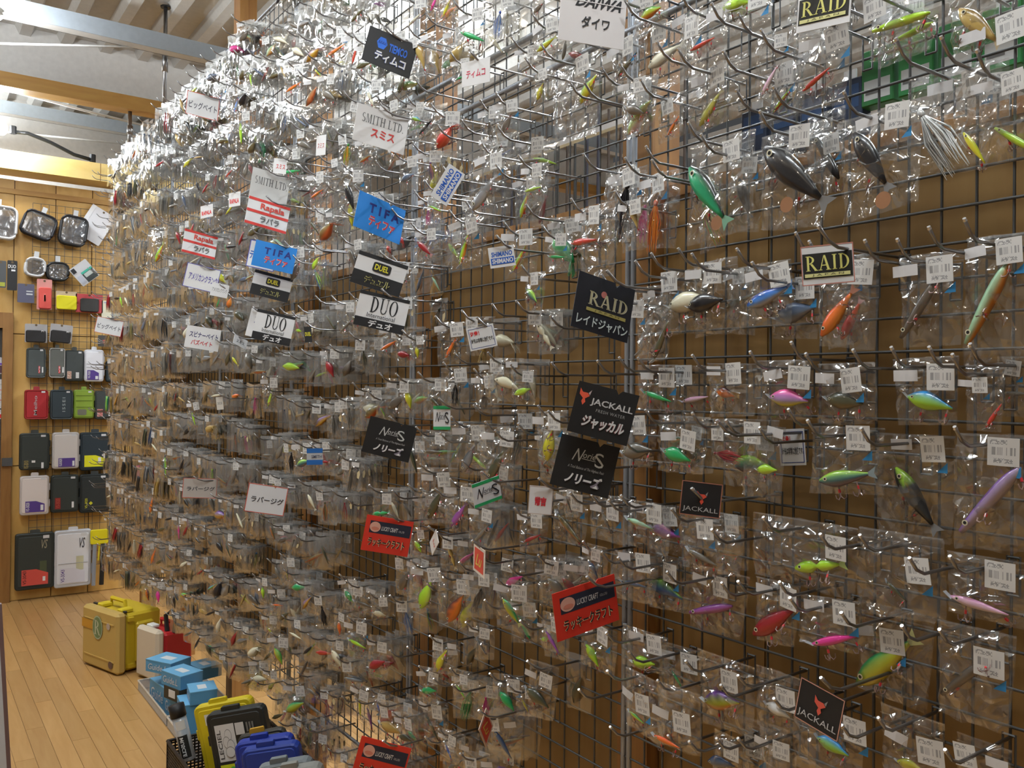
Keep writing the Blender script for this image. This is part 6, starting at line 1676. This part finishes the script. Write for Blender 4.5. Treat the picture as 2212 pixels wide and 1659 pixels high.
mb = MB(); flat(mb, [(0.275 + 0.018 * math.cos(t * math.pi / 6), 0.245 + 0.018 * math.sin(t * math.pi / 6)) for t in range(12)], -0.004, (0.52, 0.42, 0.36)); mb.build('pale_sticker', 'print_ink', yc)

rc = thing('tackle_case', 'red hard case with a white lid and black straps', 'tackle case', (-4.70, -0.205, 0.0), (0, 0, 0.30))
MB().box((0, 0, 0.01), (0.20, 0.045, 0.265), (0.68, 0.58, 0.44), 0, 0.014).build('case_lid', 'print_ink', rc)
MB().box((0.012, 0.045, 0.015), (0.20, 0.20, 0.245), (0.50, 0.012, 0.015), 0, 0.012).build('case_body', 'print_ink', rc)
MB().box((0.04, 0.035, 0.255), (0.10, 0.075, 0.272), (0.78, 0.76, 0.70), 0, 0.004).build('latch', 'print_ink', rc)
MB().tube([(0.05, 0.11, 0.24), (0.055, 0.11, 0.285), (0.15, 0.11, 0.285), (0.155, 0.11, 0.24)], 0.010, 6, (0.62, 0.02, 0.02)).build('handle', 'print_ink', rc)
MB().tube([(0.16, 0.08, 0.245), (0.13, 0.09, 0.32), (0.17, 0.10, 0.355), (0.20, 0.10, 0.30), (0.19, 0.10, 0.24)], 0.012, 5, (0.02, 0.014, 0.014)).build('strap', 'print_ink', rc)

# clear trays with blue boxes
def tray(label, x0, x1, y0, y1, h):
    t = thing('clear_tray', label, 'tray', ((x0 + x1) / 2, (y0 + y1) / 2, 0), group='clear trays under the grid')
    ax, ay = (x1 - x0) / 2, (y1 - y0) / 2
    MB().box((-ax, -ay, 0), (ax, ay, 0.004)).build('base', 'clear_tray', t)
    for nm, lo, hi in (('front_side', (-ax, -ay, 0), (ax, -ay + 0.004, h)), ('rear_side', (-ax, ay - 0.004, 0), (ax, ay, h)), ('end_side', (-ax, -ay, 0), (-ax + 0.004, ay, h)), ('end_side', (ax - 0.004, -ay, 0), (ax, ay, h))):
        MB().box(lo, hi).build(nm, 'clear_plastic', t)
    pts = [(-ax, -ay, h), (ax, -ay, h), (ax, ay, h), (-ax, ay, h), (-ax, -ay, h)]
    MB().tube(pts, 0.004, 5, (0.6, 0.52, 0.42)).build('rim', 'print_ink', t)


tray('clear plastic tray full of stacked blue boxes', -4.49, -3.937, -0.235, 0.05, 0.045)
tray('clear plastic tray next to the black basket', -3.925, -3.50, -0.235, 0.05, 0.045)
BLU = (0.10, 0.33, 0.58)


def blue_box(label, x, y, z, w_, d_, h_, yaw, txt):
    o = thing('reel_box', label, 'box', (x, y, z), (0, 0, yaw), 'blue boxes in the clear trays')
    MB().box((-w_ / 2, -d_ / 2, 0), (w_ / 2, d_ / 2, h_), BLU).build('carton', 'print_ink', o)
    MB().box((-w_ / 2 - 0.001, -d_ / 2 - 0.001, h_ - 0.003), (w_ / 2 + 0.001, d_ / 2 + 0.001, h_ + 0.001), (0.16, 0.43, 0.68)).build('lid_flap', 'print_ink', o)
    MB().box((-w_ * 0.2, -d_ * 0.18, h_ + 0.0005), (w_ * 0.25, d_ * 0.15, h_ + 0.0015), (0.70, 0.72, 0.74)).build('price_sticker', 'print_ink', o)
    V, Fc, _ = text_geo(txt, 0.2, 0.01)
    mb = MB(); mb.add([(-w_ * 0.4 + a * w_ * 0.75, -d_ / 2 - 0.0015, h_ * 0.22 + b * h_ * 0.5) for a, b in V], Fc, (0.62, 0.66, 0.70)); mb.build('lettering', 'print_ink', o)


blue_box('blue carton behind, tilted toward the red case', -4.20, -0.165, 0.165, 0.16, 0.12, 0.055, 0.5, 'Guide.L')
blue_box('blue carton on top of the pile with white script', -4.00, -0.155, 0.155, 0.15, 0.11, 0.06, 0.32, 'Guide.L')
blue_box('blue carton lying crosswise over the second tray', -3.81, -0.12, 0.135, 0.12, 0.11, 0.055, -0.15, 'Guide')
blue_box('blue carton wedged under the hanging bags', -4.20, 0.0, 0.11, 0.13, 0.11, 0.055, 0.2, 'Guide.L')
blue_box('blue carton at the bottom of the first tray', -4.22, -0.13, 0.005, 0.2, 0.16, 0.10, 0.12, 'Guide')
blue_box('blue carton under the top one', -4.03, -0.135, 0.005, 0.14, 0.13, 0.095, 0.1, 'Guide')
blue_box('flat blue carton lying in the second tray', -3.835, -0.13, 0.005, 0.14, 0.15, 0.13, -0.1, 'Guide')
dkc = thing('small_carton', 'dark olive carton with white sticker between blue boxes', 'box', (-3.985, -0.16, 0.10), (0, 0, 0.3))
MB().box((-0.06, -0.05, 0), (0.06, 0.05, 0.055), (0.035, 0.03, 0.018)).build('carton', 'print_ink', dkc)
MB().box((-0.02, -0.0515, 0.012), (0.03, -0.05, 0.045), (0.72, 0.70, 0.68)).build('price_sticker', 'print_ink', dkc)

# black mesh basket with a bottle and upright boxes
bk = thing('mesh_basket', 'black perforated plastic basket on the floor', 'basket', (-3.05, -0.17, 0))
bx0, bx1, by0, by1, bh = -0.36, 0.45, -0.19, 0.20, 0.145
MB().box((bx0, by0, 0), (bx1, by1, 0.006), (0.02, 0.016, 0.014)).build('base', 'print_ink', bk)
MB().tube([(bx0, by0, bh), (bx1, by0, bh), (bx1, by1, bh), (bx0, by1, bh), (bx0, by0, bh)], 0.006, 5, (0.025, 0.018, 0.015)).build('rim', 'print_ink', bk)
for k in range(11):
    z = 0.012 + k * 0.012
    for lo, hi in (((bx0, by0, z), (bx1, by0 + 0.003, z + 0.006)), ((bx0, by1 - 0.003, z), (bx1, by1, z + 0.006)), ((bx0, by0, z), (bx0 + 0.003, by1, z + 0.006)), ((bx1 - 0.003, by0, z), (bx1, by1, z + 0.006))):
        MB().box(lo, hi, (0.022, 0.017, 0.015)).build('mesh_band', 'print_ink', bk)
mb = MB()
for k in range(60):
    x = bx0 + (bx1 - bx0) * k / 59
    mb.box((x - 0.003, by0 + 0.0005, 0), (x + 0.003, by0 + 0.0025, bh), (0.022, 0.017, 0.015)); mb.box((x - 0.003, by1 - 0.0025, 0), (x + 0.003, by1 - 0.0005, bh), (0.022, 0.017, 0.015))
for k in range(28):
    y = by0 + (by1 - by0) * k / 27
    mb.box((bx0 + 0.0005, y - 0.003, 0), (bx0 + 0.0025, y + 0.003, bh), (0.022, 0.017, 0.015))
mb.build('mesh_bars', 'print_ink', bk)['kind'] = 'stuff'
Tb, Bb = at(380, 1522, 0, -3.36), at(408, 1640, 0, -3.32)
dv = Tb - Bb; ln = np.linalg.norm(dv)
bt = thing('clear_bottle', 'clear bottle with black cap leaning in the basket', 'bottle', tuple(Bb))
bt.rotation_euler = Vector(dv).to_track_quat('Z', 'Y').to_euler()
MB().tube([(0, 0, 0), (0, 0, ln * 0.78)], 0.026, 12).build('bottle_body', 'clear_plastic', bt, True)
MB().tube([(0, 0, ln * 0.78), (0, 0, ln)], 0.029, 12, (0.01, 0.01, 0.011)).build('cap', 'print_ink', bt, True)
def wrap(z0, z1, a0, a1, r, col, nm, n=8):
    mb = MB(); vs = []
    for z in (z0, z1):
        for k in range(n + 1):
            a = a0 + (a1 - a0) * k / n; vs.append((r * math.cos(a), r * math.sin(a), z))
    mb.add(vs, [(k, k + 1, n + 2 + k, n + 1 + k) for k in range(n)], col); mb.build(nm, 'print_ink', bt)
fa = math.atan2(*(np.array(bt.rotation_euler.to_matrix().inverted() @ Vector(CAM - Bb))[[1, 0]]))
wrap(ln * 0.56, ln * 0.72, fa - 0.7, fa + 0.6, 0.0268, (0.70, 0.70, 0.68), 'price_sticker')
wrap(ln * 0.06, ln * 0.46, fa - 0.9, fa + 0.5, 0.0268, (0.012, 0.012, 0.012), 'black_label')
V, Fc, _ = text_geo('MUSCLE', 0, 0.03)
mb = MB(); mb.add([(0.0276 * math.cos(fa - 0.35 + (0.5 - b) * 0.5), 0.0276 * math.sin(fa - 0.35 + (0.5 - b) * 0.5), ln * (0.43 - 0.34 * a)) for a, b in V], Fc, (0.72, 0.72, 0.72)); mb.build('lettering', 'print_ink', bt)


def upright_box(label, quad, off, col, items=(), th=0.035, rim=None, tabc=None):
    M, w_, h_ = sign_frame(*quad, off)
    o = thing('tackle_box', label, 'tackle box', group='tackle boxes standing in the basket'); o.matrix_world = M
    mb = MB(); rprism(mb, w_, h_, -th / 2, th / 2, 0.022, 0.005, col); mb.build('box_body', 'print_ink', o)
    mb = MB(); rprism(mb, w_ * 0.86, h_ * 0.9, -th / 2 - 0.003, -th / 2, 0.015, 0.002, tuple(c * 1.15 for c in col)); mb.build('lid_panel', 'print_ink', o)
    mb = MB(); rprism(mb, w_ * 0.3, 0.02, -th / 4, th / 4, 0.004, 0, tabc or col, 0, -w_ * 0.08, h_ / 2 + 0.004); mb.build('carry_tab', 'print_ink', o)
    MB().box((-w_ / 2 - 0.008, -th * 0.3, h_ * 0.12), (-w_ / 2 + 0.003, th * 0.3, h_ * 0.24), tabc or col, 0, 0.003).build('latch', 'print_ink', o)
    if items: draw(o, w_, h_, items, -th / 2 - 0.0032)
    return o


upright_box('bright yellow tackle box standing rearmost in the basket', ((416, 1526), (540, 1503), (585, 1690), (462, 1715)), 0.20, (0.66, 0.52, 0.01), [('poly', [[(0, 0), (1, 0), (1, 1), (0, 1)]], (0.18, 0.78, 0.30, 0.90), (0.75, 0.75, 0.7))])
CL = [('rect', (0.13, 0.43, 0.46, 0.86), (0.74, 0.74, 0.74)), ('text', 'LECIEL', (0.15, 0.46, 0.22, 0.80), (0.08, 0.08, 0.08), {'rot': 90, 'bold': 0.02}),
      ('ell', (0.28, 0.66, 0.40, 0.80), (0.2, 0.2, 0.2)), ('ell', (0.285, 0.667, 0.395, 0.793), (0.74, 0.74, 0.74)), ('ell', (0.24, 0.58, 0.36, 0.72), (0.2, 0.2, 0.2)), ('ell', (0.245, 0.587, 0.355, 0.713), (0.74, 0.74, 0.74)),
      ('ell', (0.30, 0.52, 0.43, 0.68), (0.2, 0.2, 0.2)), ('ell', (0.305, 0.527, 0.425, 0.673), (0.74, 0.74, 0.74)), ('ell', (0.26, 0.47, 0.42, 0.60), (0.2, 0.2, 0.2)), ('ell', (0.265, 0.477, 0.415, 0.593), (0.74, 0.74, 0.74)),
      ('rect', (0.13, 0.12, 0.46, 0.40), (0.72, 0.78, 0.02)), ('ell', (0.24, 0.15, 0.44, 0.37), (0.10, 0.55, 0.08)), ('rect', (0.49, 0.72, 0.64, 0.86), (0.70, 0.70, 0.70)),
      ('rect', (0.68, 0.74, 0.71, 0.85), (0.2, 0.2, 0.19)), ('rect', (0.73, 0.74, 0.76, 0.85), (0.2, 0.2, 0.19)), ('rect', (0.78, 0.74, 0.81, 0.85), (0.2, 0.2, 0.19)), ('text', 'V', (0.68, 0.60, 0.80, 0.71), (0.22, 0.21, 0.19), {'shear': 0.4, 'bold': 0})]
upright_box('black tackle box with cloud sticker and lime sticker', ((440, 1542), (564, 1521), (612, 1700), (487, 1722)), 0.22, (0.018, 0.020, 0.019), CL)
upright_box('slim black and orange lidded box behind the blue ones', ((512, 1590), (616, 1568), (640, 1700), (536, 1722)), 0.235, (0.03, 0.026, 0.018), (), 0.02, None, (0.55, 0.30, 0.02))
upright_box('deep blue tackle box with a stepped lid', ((508, 1603), (632, 1583), (655, 1740), (530, 1760)), 0.245, (0.008, 0.03, 0.30), ())
upright_box('darker blue tackle box with grey sticker', ((522, 1618), (646, 1600), (668, 1750), (543, 1770)), 0.27, (0.010, 0.035, 0.26), [('rect', (0.52, 0.70, 0.74, 0.85), (0.13, 0.14, 0.20))])
upright_box('grey translucent tackle box at the basket front', ((553, 1655), (672, 1634), (700, 1790), (580, 1812)), 0.30, (0.16, 0.18, 0.19), ())
upright_box('pale grey tackle box leaning against the grey one', ((576, 1668), (694, 1646), (722, 1800), (600, 1822)), 0.32, (0.22, 0.22, 0.20), ())

# leaning board at the aisle's other side
p0, p1 = at(3, 1300, 0, -3.2), at(24, 1670, 0, -3.2)
bd = thing('leaning_board', 'white board with a purple brown edge leaning into the aisle', 'board', (-3.2, p1[1], 0))
k = (p1[1] - p0[1]) / (p0[2] - p1[2])
mb = MB(); top = 0.79
for (ya, yb, col) in ((-0.012, 0.0, (0.16, 0.10, 0.10)), (-0.36, -0.012, (0.55, 0.58, 0.62))):
    z0 = 0.0; sh = lambda z: -(z - p1[2]) * k
    vs = [(x, y + sh(z), z) for x in (-0.012, 0.012) for (y, z) in ((ya, z0), (yb, z0), (yb, top), (ya, top))]
    m2 = MB(); m2.add(vs, [(0, 3, 2, 1), (4, 5, 6, 7), (0, 1, 5, 4), (1, 2, 6, 5), (2, 3, 7, 6), (3, 0, 4, 7)], col); m2.build('edge_strip' if ya > -0.1 else 'panel', 'print_ink', bd)

# ------------------------------------------------------------------ overhead: rods, conduits, spot lamps
def rod(label, p, q, r, mat, name='hanging_rod', collar=True):
    o = thing(name, label, 'rod', tuple(q))
    d = np.array(p) - np.array(q)
    MB().tube([(0, 0, 0), tuple(d)], r, 8).build('shaft', mat, o, True)
    if collar:
        MB().tube([tuple(d * 0.985), tuple(d * 1.0)], r * 2.6, 8, (0.02, 0.015, 0.012)).build('ceiling_mount', 'black_plastic', o)
        MB().tube([tuple(d * 0.40), tuple(d * 0.62)], r * 1.5, 8).build('turnbuckle', mat, o, True)


rod('chrome rod hung from the deck to the grid top', (-5.11, 0, 3.65), (-5.11, 0, 3.03), 0.011, 'chrome')
rod('shorter chrome rod hung from the timber beam', (-6.02, 0, 3.29), (-6.02, 0, 3.03), 0.013, 'chrome')
rod('third chrome rod over the wooden studs', (-3.2, 0, 3.64), (-3.2, 0, 3.03), 0.011, 'chrome')


def cable(name, label, pts, r, mat, cat='cable'):
    o = thing(name, label, cat, tuple(pts[0]))
    MB().tube([tuple(np.array(p) - pts[0]) for p in pts], r, 6).build('run', mat, o, True)
    for e in (pts[0], pts[-1]):
        MB().tube([tuple(np.array(e) - pts[0] + (0, 0, -r)), tuple(np.array(e) - pts[0] + (0, 0, r * 3))], r * 1.6, 6).build('clip', mat, o)


pm('conduit', (0.82, 0.82, 0.80), 0.4)
cable('conduit', 'thin white conduit running to the steel beam', [at(-40, 93, 0, -5.02), at(385, 104, 0, -5.02)], 0.006, 'conduit', 'conduit')
cable('conduit', 'white pipe sloping below the timber beam', [at(-40, 180, 0, -6.3), at(180, 238, 0, -6.3), at(335, 277, 0, -6.3)], 0.008, 'conduit', 'conduit')
cable('conduit', 'white conduit over the yellow fascia', [at(-20, 282, 0, -6.72), at(275, 311, 0, -6.72)], 0.007, 'conduit', 'conduit')
cable('black_cable', 'thick black cable drooping onto the fascia', [at(28, 285, 0, -6.66), at(60, 288, 0, -6.66), at(110, 308, 0, -6.66), at(160, 334, 0, -6.66), at(200, 346, 0, -6.66)], 0.013, 'black_plastic')
tag(simple_box('trim_6', (-6.80, -3.2, 3.055), (-6.70, 1.4, 3.075), 'beam_dark'), kind='structure')

em_m = bpy.data.materials.new('lamp_glow'); em_m.use_nodes = True
_nt = em_m.node_tree; _nt.nodes.clear(); _e = _nt.nodes.new('ShaderNodeEmission'); _o = _nt.nodes.new('ShaderNodeOutputMaterial')
_e.inputs[0].default_value = (0.85, 0.92, 1, 1); _e.inputs[1].default_value = 25; _nt.links.new(_e.outputs[0], _o.inputs[0]); MAT['lamp_glow'] = em_m
for p, lab, aim in ((at(-6, 36, 0, -4.75), 'white spot lamp under the near steel beam', (-0.3, 0.5, -0.4)), (at(4, 278, 0, -6.45), 'white spot lamp shining over the yellow fascia', (0.6, 0.4, -0.2))):
    sl = thing('spot_lamp', lab, 'lamp', tuple(p))
    d = np.array(aim) / np.linalg.norm(aim)
    MB().tube([tuple(-d * 0.10), tuple(-d * 0.03), (0, 0, 0)], [0.022, 0.04, 0.045], 12).build('shade', 'white_plastic', sl, True)
    MB().tube([tuple(d * 0.001), tuple(d * 0.012)], [0.036, 0.03], 12).build('bulb', 'lamp_glow', sl)
    MB().tube([tuple(-d * 0.06), (-d[0] * 0.06, -d[1] * 0.06, 0.18)], 0.008, 6).build('stem', 'white_plastic', sl)
    pl_ = bpy.data.lights.new('spot_lamp_light', 'POINT'); pl_.energy = 16; pl_.shadow_soft_size = 0.04; pl_.color = (0.9, 0.95, 1)
    po = bpy.data.objects.new('spot_lamp_light', pl_); COL.objects.link(po); po.parent = sl; po.location = tuple(d * 0.05)

# ------------------------------------------------------------------ goods on the other side of the grid
def back_pack(label, x, z, w_, h_, col, items, y=0.2):
    o = thing('line_packet', label, 'packet', (x, y, z), group='packets behind the grid')
    MB().box((-w_ / 2, 0, -h_ / 2), (w_ / 2, 0.03, h_ / 2), col, 0, 0.002).build('carton', 'print_ink', o)
    MB().box((-w_ * 0.2, 0.01, h_ / 2), (w_ * 0.2, 0.014, h_ / 2 + 0.02), (0.5, 0.5, 0.5)).build('hang_tab', 'print_ink', o)
    draw(o, w_, h_, items, 0)


WPK = [('rect', (0.1, 0.1, 0.9, 0.45), (0.45, 0.47, 0.47)), ('rect', (0.15, 0.2, 0.6, 0.25), (0.1, 0.1, 0.1))]
for i, x in enumerate((-0.86, -0.79, -0.72, -0.65, -0.58, -0.51)):
    back_pack('green line packet behind the grid' + (', next to the navy ones' if i == 0 else ''), x, 2.06, 0.062, 0.10, (0.008, 0.13, 0.025) if i % 2 == 0 else (0.012, 0.18, 0.04), WPK)
for i, x in enumerate((-1.13, -1.06, -0.99, -0.92)):
    back_pack('navy line packet behind the grid' + (', next to the green ones' if i == 3 else ''), x, 2.01, 0.062, 0.12, (0.006, 0.018, 0.05), [('rect', (0.1, 0.55, 0.9, 0.9), (0.01, 0.045, 0.13)), ('rect', (0.2, 0.2, 0.5, 0.35), (0.6, 0.6, 0.6))])
rk = thing('rod_rack', 'rack of dark fishing rods behind the grid', 'rack', (-2.0, 0.42, 0))
MB().box((-0.75, -0.04, 1.97), (0.55, 0.10, 2.0), (0.70, 0.55, 0.28)).build('rack_board', 'print_ink', rk)
MB().box((-0.75, -0.04, 2.22), (0.55, -0.02, 2.24), (0.6, 0.6, 0.6)).build('rack_rail', 'print_ink', rk)
for k in range(26):
    x = -0.72 + k * 0.048
    MB().tube([(x, 0, 0.0), (x + random.uniform(-.01, .01), 0, 2.30 + random.uniform(-.06, .03))], [0.007, 0.004], 5, random.choice(((0.02, 0.02, 0.02), (0.05, 0.03, 0.02), (0.02, 0.02, 0.04)))).build('rod', 'print_ink', rk)
sh = thing('back_shelf', 'white shelf unit standing behind the grid', 'shelf', (-1.6, 1.6, 0))
for z in (0.5, 1.1, 1.7, 2.3):
    MB().box((-2.2, 0, z), (2.2, 0.4, z + 0.03), (0.75, 0.74, 0.72)).build('shelf_board', 'print_ink', sh)
for x in (-2.2, -0.7, 0.7, 2.2):
    MB().box((x - 0.02, 0, 0), (x + 0.02, 0.4, 2.35), (0.7, 0.69, 0.67)).build('upright', 'print_ink', sh)

# ------------------------------------------------------------------ bodies for the shop's lamps and the added ones
where = ['over the aisle by the last black card', 'over the aisle by the steel joint', 'over the aisle by the far panels', 'behind the near grid panel', 'behind the middle grid panels', 'behind the far grid panels', 'added unseen to brighten the far ceiling bay', 'added unseen to brighten the bulkhead']
for (lx, ly, pw), wh in zip(LIGHTS, where):
    o = thing('fluorescent_lamp', 'white hanging fluorescent lamp ' + wh, 'lamp', (lx, ly, 3.31), group='fluorescent lamps')
    MB().box((-0.62, -0.045, -0.006), (0.62, 0.045, 0.006), (0.8, 0.8, 0.8)).build('lamp_housing', 'white_paint', o)
    for sx in (-0.5, 0.5):
        MB().tube([(sx, 0, 0.006), (sx, 0, CEIL + 0.02 - 3.31)], 0.004, 5).build('hanger', 'zinc', o)
    for sx in (-0.625, 0.61):
        MB().box((sx, -0.045, -0.03), (sx + 0.015, 0.045, 0.03)).build('end_cap', 'white_paint', o)
for i, (lx, ly, lz, pw) in enumerate(SPOTS):
    o = thing('sparkle_lamp', 'unseen warm lamp added for sparkle ' + ('above the last black card', 'above the steel joint', 'above the white serif cards', 'close to the topmost bags')[i], 'lamp', (lx, ly, lz), group='warm lamps added for sparkle')
    MB().tube([(0, 0, 0.13), (0, 0, 0.06), (0, 0, 0.045)], [0.03, 0.04, 0.042], 10).build('lamp_shade', 'black_plastic', o, True)
    MB().tube([(0, 0, 0.13), (0, 0, CEIL + 0.02 - lz)], 0.008, 6).build('stem', 'black_plastic', o)
